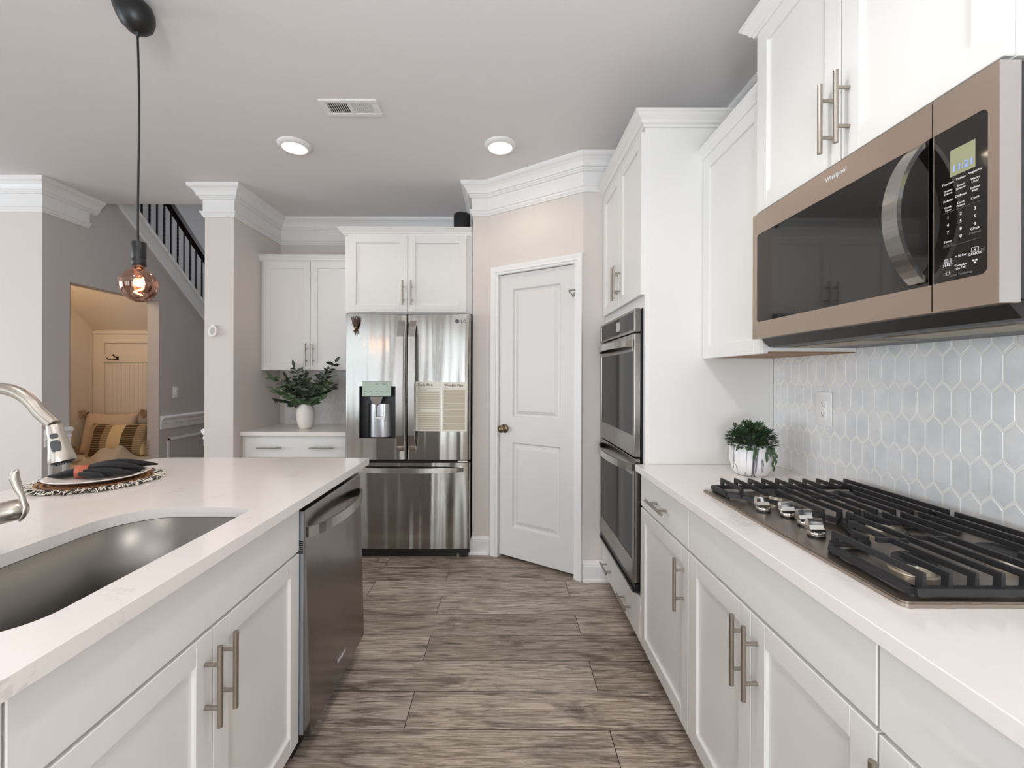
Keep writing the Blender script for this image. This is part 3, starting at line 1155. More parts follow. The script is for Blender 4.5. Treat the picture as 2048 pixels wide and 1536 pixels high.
# ================================================================== island
XI = -0.71
FI = frame((XI, 0, 0), (0, 1, 0), (1, 0, 0))
t_ = thing('island_cabinet', 'white island sink cabinet with two doors under the sink', 'cabinet', (-1.0, 1.03, 0))
b = MB()
b.box(-1.30, XI, 0.595, 0.613, 0.10, 0.883)
b.box(-1.30, XI, 1.437, 1.455, 0.10, 0.883)
b.box(-1.34, -1.30, 0.595, 1.455, 0.0, 0.883)
b.box(-1.30, XI, 0.613, 1.437, 0.10, 0.118)
b.box(XI - 0.018, XI, 0.613, 1.437, 0.118, 0.883)
b.build('body', M['cab'], t_)
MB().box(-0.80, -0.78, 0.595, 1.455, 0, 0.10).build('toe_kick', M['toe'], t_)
slab(FI, 0.597, 1.453, 0.728, 0.872, 'false_front', t_)
d = shaker(FI, 0.597, 1.024 - g / 2, 0.085, 0.720, 'door', t_)
pull(FI, 1.024 - 0.028, 0.60, d)
d = shaker(FI, 1.024 + g / 2, 1.453, 0.085, 0.720, 'door', t_)
pull(FI, 1.024 + 0.030, 0.60, d)
t_ = thing('island_cabinet', 'white island cabinet nearest the camera at the left edge of the photo', 'cabinet', (-1.0, 0.2, 0))
MB().box(-1.318, XI, -0.18, 0.593, 0.10, 0.883).build('body', M['cab'], t_)
MB().box(-0.80, -0.78, -0.18, 0.593, 0, 0.10).build('toe_kick', M['toe'], t_)
shaker(FI, -0.18, 0.593, 0.085, 0.872, 'door', t_)
MB().box(-1.34, -1.3182, -0.18, 0.593, 0.0, 0.883).build('back_panel', M['cab'], t_)
ip = thing('island_end_cabinet', 'white end panel of the island beyond the dishwasher', 'panel', (-1.0, 2.07, 0))
MB().box(-1.318, -0.76, 2.045, 2.10, 0.0, 0.883).build('end_panel', M['cab'], ip)
MB().box(-0.759, -0.69, 2.045, 2.10, 0.855, 0.883).build('filler', M['cab'], ip)
MB().box(-1.34, -1.3182, 1.457, 2.10, 0.0, 0.883).build('back_panel', M['cab'], ip)


def rrect(x0, x1, y0, y1, r, n=8):
    """rounded rectangle; r = radii at (x1,y1), (x0,y1), (x0,y0), (x1,y0)"""
    pts = []
    for (cx, cy, a0, rad) in ((x1 - r[0], y1 - r[0], 0, r[0]), (x0 + r[1], y1 - r[1], 90, r[1]), (x0 + r[2], y0 + r[2], 180, r[2]), (x1 - r[3], y0 + r[3], 270, r[3])):
        for i in range(n + 1):
            a = math.radians(a0 + 90.0 * i / n)
            pts.append((cx + rad * math.cos(a), cy + rad * math.sin(a)))
    return pts


SINK = rrect(-1.135, -0.765, 0.655, 1.327, (0.055, 0.15, 0.15, 0.09), 10)
ISL = rrect(-1.75, -0.665, -0.2, 2.129, (0.004, 0.14, 0.02, 0.004), 8)
tag(MB().plate(ISL, [SINK], 0.884, 0.914).build('countertop', M['quartz']), 'white quartz island worktop with a sink cut into it', 'countertop')


def offs(pts, d):
    o = []
    n = len(pts)
    for i in range(n):
        a, c, e = Vector(pts[i - 1]), Vector(pts[i]), Vector(pts[(i + 1) % n])
        tg = (e - a).normalized()
        nn = Vector((tg.y, -tg.x))
        o.append((c.x + nn.x * d, c.y + nn.y * d))
    return o


sk = thing('sink', 'stainless undermount sink in the island worktop', 'sink', (-0.95, 0.99, 0.66))
b = MB()
lo = [(offs(SINK, 0.012), 0.8825), (offs(SINK, -0.001), 0.8825), (offs(SINK, -0.002), 0.70), (offs(SINK, -0.012), 0.672), (offs(SINK, -0.035), 0.664)]
vs, fs = [], []
n = len(SINK)
for lp, z in lo:
    vs += [(p[0], p[1], z) for p in lp]
for i in range(len(lo) - 1):
    for j in range(n):
        fs.append((i * n + j, i * n + (j + 1) % n, (i + 1) * n + (j + 1) % n, (i + 1) * n + j))
b.add(vs, fs, True)
tri = tessellate_polygon([[Vector((p[0], p[1], 0)) for p in lo[-1][0]]])
b.add([(p[0], p[1], 0.664) for p in lo[-1][0]], [list(q_) for q_ in tri])
b.build('basin', M['steel_sink'], sk)
MB().lathe([(0.0, 0.0), (0.028, 0.001), (0.032, 0.004), (0.045, 0.004), (0.05, 0.001)], (-0.98, 0.99, 0.6645), 28).build('drain', M['chrome'], sk)

# faucet
fa = thing('faucet', 'brushed nickel pull-down faucet arching over the sink', 'faucet', (-1.215, 0.94, 0.914))
b = MB()
b.lathe([(0.033, 0), (0.033, 0.006), (0.028, 0.010), (0.027, 0.10), (0.025, 0.115), (0.0135, 0.125)], (-1.215, 0.94, 0.9145), 32)
b.build('base', M['faucet'], fa)
pts = [(-1.215, 0.94, 1.03), (-1.215, 0.94, 1.12), (-1.213, 0.939, 1.165)]
for i in range(1, 15):
    a = math.radians(180 - i * 10.6)
    pts.append((-1.103 + 0.108 * math.cos(a), 0.936, 1.181 + 0.110 * math.sin(a)))
pts.append((-0.976, 0.933, 1.212))
MB().tube(pts, 0.0126, 18).build('spout', M['faucet'], fa)
h0, h1 = Vector((-0.976, 0.933, 1.2115)), Vector((-0.9555, 0.932, 1.133))
ax = (h1 - h0)
b = MB()
b.tube([h0 + ax * q_ for q_ in (0, 0.02, 0.35, 0.7, 0.93, 1.0)], [0.0128, 0.0134, 0.0150, 0.0195, 0.0232, 0.0225], 28)
hd = b.build('spray_head', M['faucet'], fa)
b = MB()
hn = Vector((0.50, -0.85, 0.1)).normalized()
axn = ax.normalized()
side = axn.cross(hn).normalized()


def pad(c, w, h, rad_out):
    vs = []
    k = 20
    for dep in (-0.006, 0.0012):
        for j in range(k):
            a = 2 * PI * j / k
            e = 0.6
            ca, sa = math.cos(a), math.sin(a)
            vs.append(c + side * w * math.copysign(abs(ca) ** e, ca) + axn * h * math.copysign(abs(sa) ** e, sa) + hn * (rad_out + dep))
    fs = [(j, (j + 1) % k, k + (j + 1) % k, k + j) for j in range(k)] + [tuple(range(k, 2 * k))]
    b.add(vs, fs)


pad(h0 + ax * 0.30, 0.0062, 0.0056, 0.0152)
pad(h0 + ax * 0.575, 0.0080, 0.0128, 0.0186)
b.build('spray_buttons', M['blackplastic'], hd)
b = MB().tube([h1 + axn * 0.0005, h1 + axn * 0.004], [0.0200, 0.0185], 24)
for i in range(10):
    a = 2 * PI * i / 10
    p = h1 + axn * 0.003 + side * 0.013 * math.cos(a) + hn * 0.013 * math.sin(a)
    b.tube([p, p + axn * 0.004], 0.0025, 6)
b.build('spray_face', M['blackplastic'], hd)
b = MB()
b.tube([(-1.21, 0.945, 0.988), (-1.140, 0.967, 1.006)], 0.0245, 24)
b.tube([(-1.138, 0.9676, 1.0065), (-1.104, 0.976, 1.0145), (-1.093, 0.979, 1.017), (-1.088, 0.981, 1.018)], [0.0245, 0.0235, 0.018, 0.004], 24)
b.build('valve', M['faucet'], fa)
b = MB()
b.tube([(-1.094, 0.972, 0.990), (-1.088, 0.974, 1.000), (-1.0865, 0.976, 1.020), (-1.095, 0.978, 1.045), (-1.106, 0.978, 1.065), (-1.1115, 0.977, 1.085), (-1.108, 0.976, 1.100), (-1.103, 0.976, 1.105)],
       [0.003, 0.0055, 0.0055, 0.0062, 0.0090, 0.0098, 0.007, 0.0025], 16, flat=(0.9, 0.9))
b.build('lever', M['faucet'], fa)

# ---- dishwasher
dw = thing('dishwasher', 'stainless dishwasher at the far end of the island', 'dishwasher', (-0.98, 1.74, 0))
MB().box(-1.29, -0.715, 1.46, 2.04, 0.02, 0.868).build('body', M['dark'], dw)
b = MB()
b.prism([(-0.712, 0.860), (-0.678, 0.860), (-0.676, 0.853), (-0.655, 0.105), (-0.660, 0.092), (-0.712, 0.092)], 1.464, 2.024, 'y')
dd_ = b.build('door', M['steel_dw'], dw)
MB().box(-0.7118, -0.679, 1.4605, 1.4638, 0.10, 0.858).build('door_edge', mat('door_edge_grey', (146, 150, 156), 0.35, 0.4), dd_)
b = MB()
for i in range(7):
    b.box(-0.706, -0.680, 1.4596, 1.4606, 0.716 + i * 0.0065, 0.7195 + i * 0.0065)
b.build('vent', M['dark'], dd_)
pts = []
for i in range(17):
    u = i / 16.0
    y = 1.480 + u * 0.525
    s_ = 1 - (2 * u - 1) ** 2
    pts.append((-0.673 + 0.050 * s_ ** 0.8 + (0.006 if 0 < i < 16 else 0), y, 0.782))
MB().strip(pts, 0.036, 0.009, (0, 0, 1)).build('handle', M['steel_h'], dd_)
MB().text('Whirlpool', 0.021, (-0.6555, 1.745, 0.185), (0, 1, 0), (0.0278, 0, 1)).build('lettering', M['white_ink'], dd_)
b = MB().box(-0.75, -0.735, 1.46, 2.04, 0.0, 0.09)
b.build('kick_plate', M['blackplastic'], dw)

# ================================================================== refrigerator
fr = thing('refrigerator', 'stainless french door refrigerator with a water dispenser', 'refrigerator', (-0.695, 3.5, 0))
FX0, FX1 = -1.147, -0.243
FXM = -0.700
FY = 3.095


def fsag(x, x0, x1):
    u = (x - x0) / (x1 - x0) * 2 - 1
    e = min(x - x0, x1 - x) / 0.018
    rnd_ = 0.0 if e >= 1 else 0.014 * (1 - math.sqrt(max(0.0, 1 - (1 - e) ** 2)))
    return 0.012 * u * u + rnd_


def fy(x, x0, x1):
    return FY + fsag(x, x0, x1)


def curved_door(x0, x1, z0, z1, hole=None, th=0.066):
    xs_ = [x0 + (x1 - x0) * i / 40.0 for i in range(41)]
    xs_ += [x0 + q_ for q_ in (0.002, 0.005, 0.009, 0.014, 0.018)] + [x1 - q_ for q_ in (0.002, 0.005, 0.009, 0.014, 0.018)]
    zs_ = [z0, z1]
    if hole:
        xs_ = [x for x in xs_ if abs(x - hole[0]) > 0.003 and abs(x - hole[1]) > 0.003] + [hole[0], hole[1]]
        zs_ += [hole[2], hole[3]]
    xs_ = sorted(set(round(x, 6) for x in xs_))
    zs_ = sorted(zs_)
    b = MB()
    nx = len(xs_)
    vs, fs = [], []
    for z in zs_:
        for x in xs_:
            vs.append((x, fy(x, x0, x1), z))
    for k in range(len(zs_) - 1):
        for i in range(nx - 1):
            if hole and hole[0] - 1e-5 <= xs_[i] and xs_[i + 1] <= hole[1] + 1e-5 and zs_[k] >= hole[2] - 1e-5 and zs_[k + 1] <= hole[3] + 1e-5:
                continue
            a = k * nx + i
            fs.append((a, a + 1, a + nx + 1, a + nx))
    b.add(vs, fs, True)
    vs = [(x, fy(x, x0, x1), z) for z in (z0, z1) for x in xs_] + [(x0, FY + th, z0), (x1, FY + th, z0), (x0, FY + th, z1), (x1, FY + th, z1)]
    q = 2 * nx
    fs = [tuple([i for i in range(nx)] + [q + 1, q]), tuple([nx + i for i in range(nx)][::-1] + [q + 2, q + 3]),
          (0, q, q + 2, nx), (nx - 1, 2 * nx - 1, q + 3, q + 1), (q, q + 1, q + 3, q + 2)]
    b.add(vs, fs)
    return b


MB().box(FX0 + 0.004, FX1 - 0.004, FY + 0.075, 3.90, 0.03, 1.752).build('body', mat('fridge_body', (58, 58, 60), 0.5), fr)
MB().box(FX0 + 0.02, FX1 - 0.02, FY + 0.05, FY + 0.16, 0.005, 0.072).build('grille', M['blackplastic'], fr)
for x in (-1.06, -0.33):
    MB().cyl((x, FY + 0.045, 0.0), (x, FY + 0.045, 0.03), 0.012, 14).build('foot', M['nickel'], fr)
for x in (FX0 + 0.05, FX1 - 0.05):
    MB().box(x - 0.045, x + 0.045, FY + 0.02, FY + 0.14, 1.752, 1.775, 0.004).build('hinge_cover', M['nickel'], fr)
MB().box(-0.335, -0.262, FY + 0.012, FY + 0.07, 0.699, 0.712, 0.003).build('hinge', M['chrome'], fr)
HOLE = (-1.042, -0.7815, 0.873, 1.247)
ld = curved_door(FX0, FXM - 0.003, 0.718, 1.766, HOLE).build('door', M['steel'], fr)
rd = curved_door(FXM + 0.003, FX1, 0.718, 1.766).build('door', M['steel'], fr)
dwr = curved_door(FX0, FX1, 0.076, 0.696).build('freezer_drawer', M['steel'], fr)
MB().box(FX0 + 0.01, FX1 - 0.01, FY + 0.03, FY + 0.076, 0.690, 0.722).build('gasket', M['dark'], fr)
# tall handles either side of the split
for (dr_, xc, sg) in ((ld, -0.741, -1), (rd, -0.655, 1)):
    b = MB()
    x0 = xc
    pts = [(xc, FY + 0.012, 1.715), (xc - sg * 0.002, FY - 0.018, 1.672), (xc - sg * 0.003, FY - 0.042, 1.60), (xc - sg * 0.003, FY - 0.052, 1.25), (xc - sg * 0.003, FY - 0.042, 0.90), (xc - sg * 0.002, FY - 0.018, 0.826), (xc, FY + 0.012, 0.785)]
    b.strip(pts, [0.046, 0.046, 0.046, 0.046, 0.046, 0.046, 0.046], 0.018, (1, 0, 0))
    b.build('handle', M['steel_h'], dr_)
pts = []
for i in range(19):
    u = i / 18.0
    s_ = 1 - (2 * u - 1) ** 2
    pts.append((FX0 + 0.06 + u * (FX1 - FX0 - 0.11), FY + 0.010 - 0.060 * s_ ** 0.7, 0.648))
MB().strip(pts, 0.034, 0.014, (0, 0, 1)).build('handle', M['steel_h'], dwr)
# dispenser
b = MB()
hx0, hx1, hz0, hz1 = HOLE
yb_ = FY + 0.060
b.add([(hx0, FY + 0.003, hz0), (hx1, FY + 0.004, hz0), (hx1, FY + 0.004, hz1), (hx0, FY + 0.003, hz1), (hx0, yb_, hz0), (hx1, yb_, hz0), (hx1, yb_, hz1), (hx0, yb_, hz1)],
      [(0, 1, 5, 4), (1, 2, 6, 5), (2, 3, 7, 6), (3, 0, 4, 7), (4, 5, 6, 7)])
dp = b.build('dispenser', M['blackplastic'], ld, recalc=False)
b = MB()
poly = []
for i in range(15):
    u = i / 14.0
    poly.append((-0.990 + 0.165 * u, yb_ - 0.006 - 0.030 * (1 - (2 * u - 1) ** 2)))
poly += [(-0.825, yb_ - 0.001), (-0.990, yb_ - 0.001)]
b.prism(poly, hz0 + 0.004, 1.118)
b.build('back_plate', mat('dispenser_steel', (168, 168, 170), 0.3, 1.0), dp)
b = MB()
ypd = FY + 0.006
for (a, c, e, f) in ((-0.939, -0.929, 1.02, 1.118), (-0.868, -0.852, 1.02, 1.122), (-0.939, -0.852, 1.010, 1.027)):
    b.box(a, c, ypd, ypd + 0.012, e, f, 0.003)
b.build('paddle', M['chrome'], dp)
b = MB()
b.prism([(-0.968, 1.170), (-0.872, 1.170), (-0.882, 1.145), (-0.958, 1.145)], ypd - 0.004, ypd + 0.02, 'y')
b.prism([(-0.958, 1.1445), (-0.882, 1.1445), (-0.892, 1.122), (-0.948, 1.122)], ypd, ypd + 0.02, 'y')
b.cyl((-0.92, ypd + 0.012, 1.102), (-0.92, ypd + 0.012, 1.122), 0.008, 12)
b.build('nozzle', mat('dispenser_nozzle', (120, 112, 106), 0.35, 0.5), dp)
b = MB()
yd = min(fy(-1.021, FX0, FXM), fy(-0.811, FX0, FXM), fy(-0.92, FX0, FXM)) - 0.002
b.box(-1.021, -0.811, yd - 0.002, yd + 0.02, 1.172, 1.280, 0.002)
cp = b.build('control_glass', mat('control_glass', (112, 116, 104), 0.08, 0.85), dp)
for (tx_, sz, x_, z_) in [('ThinQ', 0.0085, -0.925, 1.263), ('Refrigerator', 0.006, -0.875, 1.263)] + [(s_, 0.006, -1.004 + i * 0.040, 1.207) for i, s_ in enumerate(('Ice Plus', 'Water', 'Cubed', 'Filter', 'Lock'))]:
    MB().text(tx_, sz, (x_, yd - 0.0022, z_), (1, 0, 0), (0, 0, 1), 'LEFT').build('panel_label', M['ink'], cp)
for i in range(5):
    MB().box(-1.003 + i * 0.041, -0.988 + i * 0.041, yd - 0.003, yd - 0.0022, 1.190, 1.1915).build('panel_mark', M['ink'], cp)
# round badge and two letters at the top right of the right door
bx, bz = -0.338, 1.717
ybd = fy(bx, FXM, FX1)
b = MB()
vs, fs = [], []
for dep in (0.0, -0.0016):
    for j in range(24):
        a = 2 * PI * j / 24
        vs.append((bx + 0.0155 * math.cos(a), ybd + 0.0005 + dep, bz + 0.0155 * math.sin(a)))
fs = [(j, (j + 1) % 24, 24 + (j + 1) % 24, 24 + j) for j in range(24)] + [tuple(range(24, 48))]
b.add(vs, fs)
b.text('LG', 0.034, (bx + 0.024, ybd - 0.0002, bz - 0.002), (1, 0, 0), (0, 0, 1), 'LEFT')
b.build('badge', mat('badge_grey', (84, 84, 88), 0.4, 0.3), rd)

# ---- planner cards and dried herbs stuck to the doors


def card(x0, x1, z0, z1, label, title, kind):
    t_ = thing('planner_card', label, 'planner card', ((x0 + x1) / 2, FY, z0), 'planner cards on the refrigerator')
    b = MB()
    n_ = 8
    vs, fs = [], []
    for dep in (0.0, -0.0016):
        for z in (z0, z1):
            for i in range(n_ + 1):
                x = x0 + (x1 - x0) * i / n_
                vs.append((x, fy(x, FXM + 0.003, FX1) - 0.0006 + dep, z))
    k = n_ + 1
    for i in range(n_):
        fs += [(i, i + 1, k + i + 1, k + i), (2 * k + i, 2 * k + i + 1, 3 * k + i + 1, 3 * k + i), (i, i + 1, 2 * k + i + 1, 2 * k + i), (k + i, k + i + 1, 3 * k + i + 1, 3 * k + i)]
    fs += [(0, k, 3 * k, 2 * k), (n_, k + n_, 3 * k + n_, 2 * k + n_)]
    b.add(vs, fs)
    b.build('sheet', M['card'], t_)

    def yf_(x):
        return fy(x, FXM + 0.003, FX1) - 0.0024

    def band(bb, a, c, e, f):
        vs, fs = [], []
        for i in range(7):
            x = a + (c - a) * i / 6
            vs += [(x, yf_(x) - 0.0004, e), (x, yf_(x) - 0.0004, f)]
        for i in range(6):
            fs.append((2 * i, 2 * i + 2, 2 * i + 3, 2 * i + 1))
        bb.add(vs, fs)
    bb = MB()

    def wr(body, size, x, y, z):
        MB().text(body, size, (x, y, z), (1, 0, 0), (0, 0, 1), 'LEFT', 0.0002).build('lettering', M['ink'], t_)
    m0, m1 = x0 + 0.017, x1 - 0.013
    wr(title, 0.027, m0, min(yf_(m0), yf_(m0 + 0.07), yf_(m0 + 0.14)) - 0.0010, z1 - 0.024)
    if kind == 'day':
        wr('Date', 0.009, m0, yf_(m0) - 0.0016, z1 - 0.045)
        wr('Today\'s priorities', 0.009, m0, min(yf_(m0), yf_(m0 + 0.07)) - 0.0012, z1 - 0.059)
        wr('Notes', 0.009, m0, yf_(m0) - 0.0016, z1 - 0.208)
        for i in range(8):
            band(bb, m0, m1, z1 - 0.083 - i * 0.0162, z1 - 0.0715 - i * 0.0162)
        for i in range(8):
            band(bb, m0, m1, z1 - 0.232 - i * 0.0162, z1 - 0.2205 - i * 0.0162)
        ln_ = MB()
        band(ln_, m0 + 0.02, m1, z1 - 0.0488, z1 - 0.048)
        ln_.build('date_line', M['ink'], t_)
    else:
        wr('Week of', 0.008, m0, yf_(m0) - 0.0016, z1 - 0.044)
        for i, dn in enumerate(('Mon', 'Tue', 'Wed', 'Thu', 'Fri', 'Sat')):
            zt = z1 - 0.056 - i * 0.0485
            band(bb, m0 - 0.004, m1, zt - 0.046, zt)
            wr(dn, 0.009, m0, yf_(m0) - 0.0022, zt - 0.008)
    bb.build('writing_rows', M['card_band'], t_)


card(-0.637, -0.4515, 0.925, 1.281, 'cream card headed Daily Plan with narrow lined rows on the refrigerator door', 'Daily Plan', 'day')
card(-0.4465, -0.268, 0.922, 1.279, 'cream card headed Weekly Plan with six wide boxes on the refrigerator door', 'Weekly Plan', 'week')

random.seed(5)
hb = thing('dried_herb_bunch', 'small bunch of dried brown herbs hanging upside down on the refrigerator door', 'dried herbs', (-1.066, FY, 1.60))
b = MB()
for i in range(22):
    a = random.uniform(-1, 1)
    x0 = -1.066 + a * 0.012
    b.tube([(x0 - a * 0.030 + random.uniform(-.01, .01), FY - 0.008, 1.605 + abs(a) * 0.02 + random.uniform(0, .03)), (x0 * 1.0, FY - 0.012 + random.uniform(-.004, .004), 1.665), (x0 + a * 0.022 + random.uniform(-.006, .006), FY - 0.006 - random.random() * 0.012, 1.745 + random.uniform(-.025, .01))], [0.0012, 0.0016, 0.0012], 5)
b.build('stems', M['herb'], hb)
b = MB()
for i in range(70):
    b.leaf((-1.066 + random.uniform(-.024, .028), FY - random.uniform(0.004, 0.02), random.uniform(1.68, 1.75)), (random.uniform(-1, 1), random.uniform(-.6, 0.1), random.uniform(-1, .8)), (0, 0, 1), 0.018, 0.006)
b.build('leaves', M['herb'], hb)
MB().lathe([(0.013, 0), (0.015, 0.004), (0.013, 0.008)], (-1.066, FY - 0.0115, 1.660), 14).build('twine', mat('twine', (168, 140, 100), 0.9), hb)

# ================================================================== wall ovens
ov = thing('double_oven', 'built-in stainless double oven with dark glass doors', 'oven', (0.9, 2.395, 0.30))
OY0, OY1 = 2.028, 2.752
XO = 0.616
MB().box(0.650, 1.20, OY0 + 0.006, OY1 - 0.006, 0.30, 1.642).build('body', M['blackplastic'], ov)
FO = frame((XO, 0, 0), (0, 1, 0), (-1, 0, 0))


def framed(F, u0, u1, z0, z1, s, tb, bb, name, parent, th=0.03, material=None):
    """stainless door frame round a pane opening"""
    b = MB(F)
    b.box(u0, u0 + s, -th, 0, z0, z1, 0.003)
    b.box(u1 - s, u1, -th, 0, z0, z1, 0.003)
    b.box(u0 + s - 0.001, u1 - s + 0.001, -th, 0, z0, z0 + bb, 0.002)
    b.box(u0 + s - 0.001, u1 - s + 0.001, -th, 0, z1 - tb, z1, 0.002)
    return b.build(name, material or M['steel_ov'], parent)


cpn = framed(FO, OY0, OY1, 1.533, 1.644, 0.025, 0.012, 0.014, 'control_panel', ov)
MB(FO).box(OY0 + 0.022, OY1 - 0.022, -0.02, -0.003, 1.545, 1.634).build('control_glass', M['glass_oven'], cpn)
MB(FO).box(2.30, 2.37, -0.004, -0.002, 1.565, 1.615).build('display', M['lcd_dim'], cpn)
for (z0, z1) in ((0.940, 1.527), (0.345, 0.933)):
    dr_ = framed(FO, OY0, OY1, z0, z1, 0.030, 0.085, 0.10, 'oven_door', ov)
    MB(FO).box(OY0 + 0.028, OY1 - 0.028, -0.024, -0.003, z0 + 0.098, z1 - 0.083).build('window', M['glass_oven'], dr_)
    pts = []
    for i in range(19):
        u = i / 18.0
        s_ = 1 - (2 * u - 1) ** 2
        pts.append((XO - 0.002 - 0.058 * s_ ** 0.7, OY0 + 0.02 + u * (OY1 - OY0 - 0.04), z1 - 0.045))
    MB().strip(pts, 0.034, 0.010, (0, 0, 1)).build('handle', M['steel_h'], dr_)
    if z0 < 0.5:
        MB().text('Whirlpool', 0.018, (XO - 0.0002, 2.39, z0 + 0.05), (0, -1, 0), (0, 0, 1)).build('lettering', M['chrome'], dr_)
b = MB(FO)
b.box(OY0 + 0.002, OY1 - 0.002, -0.03, -0.004, 0.300, 0.338, 0.002)
b.box(OY0 + 0.004, OY1 - 0.004, -0.004, 0.004, 0.300, 0.312, 0.002)
b.build('vent_trim', M['blackplastic'], ov)

# ================================================================== microwave
mw = thing('microwave', 'stainless over-range microwave mounted above the cooktop', 'microwave', (1.08, 1.142, 1.42))
MY0, MY1 = 0.764, 1.520
XM = 0.878
MB().box(0.918, 1.249, MY0 + 0.004, MY1 - 0.004, 1.462, 1.886).build('body', mat('microwave_case', (44, 46, 50), 0.4), mw)
b = MB()
b.prism([(0.900, 1.461), (1.245, 1.461), (1.245, 1.424), (0.945, 1.424), (0.930, 1.428)], MY0 + 0.008, MY1 - 0.008, 'y')
mb_ = b.build('base', M['blackplastic'], mw)
b = MB()
for y0 in (0.82, 1.18):
    b.box(0.975, 1.10, y0, y0 + 0.29, 1.4215, 1.4245)
b.build('grease_filter', M['filter'], mb_)
FM = frame((XM, 0, 0), (0, 1, 0), (-1, 0, 0))
GZ0, GZ1 = 1.511, 1.813


def rr_plate(F, u0, u1, z0, z1, r, d0, d1, hole=None):
    """plate in the (u, z) plane with rounded corners r=(ll, lr, ur, ul), optional hole outline"""
    def outline(u0, u1, z0, z1, r):
        pts = []
        for (cx, cz, a0, rad) in ((u1 - r[2], z1 - r[2], 0, r[2]), (u0 + r[3], z1 - r[3], 90, r[3]), (u0 + r[0], z0 + r[0], 180, r[0]), (u1 - r[1], z0 + r[1], 270, r[1])):
            if rad <= 0:
                pts.append((cx, cz))
                continue
            for i in range(7):
                a = math.radians(a0 + 15 * i)
                pts.append((cx + rad * math.cos(a), cz + rad * math.sin(a)))
        return pts
    b = MB(F @ Matrix(((1, 0, 0, 0), (0, 0, 1, 0), (0, 1, 0, 0), (0, 0, 0, 1))))
    return b.plate(outline(u0, u1, z0, z1, r), [outline(*hole)] if hole else [], d0, d1)


b = rr_plate(FM, 0.884, MY1, 1.454, 1.886, (0.002, 0.002, 0.002, 0.002), -0.038, 0.0, (0.890, 1.495, GZ0, GZ1, (0, 0.012, 0.012, 0)))
b.M = FM
b.box(0.884, 0.8905, -0.038, 0.0, 1.5105, 1.8135)
md = b.build('door', M['steel_mw'], mw)
cpn = rr_plate(FM, MY0, 0.8815, 1.454, 1.886, (0.002, 0.002, 0.002, 0.002), -0.038, 0.0, (0.7815, 0.880, GZ0, GZ1, (0.012, 0, 0, 0.012))).build('control_panel', M['steel_mw'], mw)
MB().box(XM + 0.0005, XM + 0.0385, MY0 - 0.0012, MY0 - 0.0001, 1.455, 1.885).build('side_trim', M['steel_mws'], cpn)
MB(FM).box(0.8825, 1.4955, -0.030, -0.0015, GZ0 - 0.001, GZ1 + 0.001).build('window', M['glass_dark'], md)
b = rr_plate(FM, 0.781, 0.8805, GZ0 - 0.001, GZ1 + 0.001, (0.012, 0.001, 0.001, 0.012), -0.030, -0.001)
gp = b.build('control_glass', M['glass_dark'], cpn)
MB(FM).box(0.8812, 0.8842, -0.0382, -0.004, 1.455, 1.885).build('seam', M['dark'], md)
# bowed vertical handle
pts = []
for i in range(25):
    u = i / 24.0
    s_ = 1 - (2 * u - 1) ** 2
    pts.append((XM - 0.004 - 0.058 * s_ ** 0.85, 0.908, 1.522 + u * 0.284))
MB().strip(pts, 0.036, 0.009, (0, 1, 0)).build('handle', M['steel_h'], md)
MB().text('Whirlpool', 0.0175, (XM - 0.0003, 1.140, 1.857), (0, -1, 0), (0, 0, 1)).build('lettering', M['white_ink'], md)
XG = XM + 0.001 - 0.0003
MB().box(XG - 0.0003, XG + 0.001, 0.803, 0.848, 1.715, 1.767).build('display', M['lcd'], gp)
MB().text('11:21', 0.018, (XG - 0.0006, 0.824, 1.728), (0, -1, 0), (0, 0, 1)).build('display_digits', M['lcd_digit'], gp)
c1, c2, c3 = 0.852, 0.828, 0.803


def tx(y, z, body, size=0.0062, ink='white_ink'):
    MB().text(body, size, (XG, y, z), (0, -1, 0), (0, 0, 1), 'CENTER', 0.0002).build('key_label', M[ink], gp)


for y, z, s in ((c1, 1.705, 'Popcorn'), (c1, 1.688, 'Frozen\nEntree'), (c1, 1.671, 'Reheat'), (c1, 1.655, 'Cook\nTime'), (c2, 1.706, 'Potato'), (c2, 1.6895, 'Steam\nSimmer'), (c2, 1.6725, 'Defrost'), (c2, 1.656, 'Cook\nPower'),
                (c3, 1.707, 'Vegetable'), (c3, 1.691, 'Warm\nHold'), (c3, 1.674, 'Soften/\nMelt'), (c3, 1.6575, 'Cook'), (c1, 1.590, 'Timer'), (c3, 1.600, 'Clock'),
                (c2, 1.556, '+ 30 Sec'), (c2, 1.535, 'Turntable\nOn-Off'), (c1, 1.543, 'START'), (c3, 1.5525, 'CANCEL')):
    tx(y, z, s, 0.0058 if '\n' in s or len(s) > 7 else 0.0064)
for i, s in enumerate('123456789'):
    tx((c1, c2, c3)[i % 3], 1.637 - (i // 3) * 0.0145, s, 0.0085)
tx(c2, 1.5935, '0', 0.0085)
for (y, z) in ((c1, 1.551), (c3, 1.5605)):
    b = MB()
    for (a0, a1, e0, e1) in ((-0.006, 0.006, -0.0045, -0.0039), (-0.006, 0.006, 0.0039, 0.0045), (-0.006, -0.0054, -0.0045, 0.0045), (0.0054, 0.006, -0.0045, 0.0045)):
        b.box(XG - 0.0002, XG + 0.0005, y + a0, y + a1, z + e0, z + e1)
    b.build('key_outline', M['white_ink'], gp)
tx(c3, 1.5605, 'x', 0.0085)
b = MB()
for (p_, q_) in (((0.002, 1.5535), (0.002, 1.5485)), ((0.002, 1.5485), (-0.0025, 1.551)), ((-0.0025, 1.551), (0.002, 1.5535))):
    b.tube([(XG, c1 + p_[0], p_[1]), (XG, c1 + q_[0], q_[1])], 0.0003, 4)
b.build('start_arrow', M['white_ink'], gp)
b = MB()
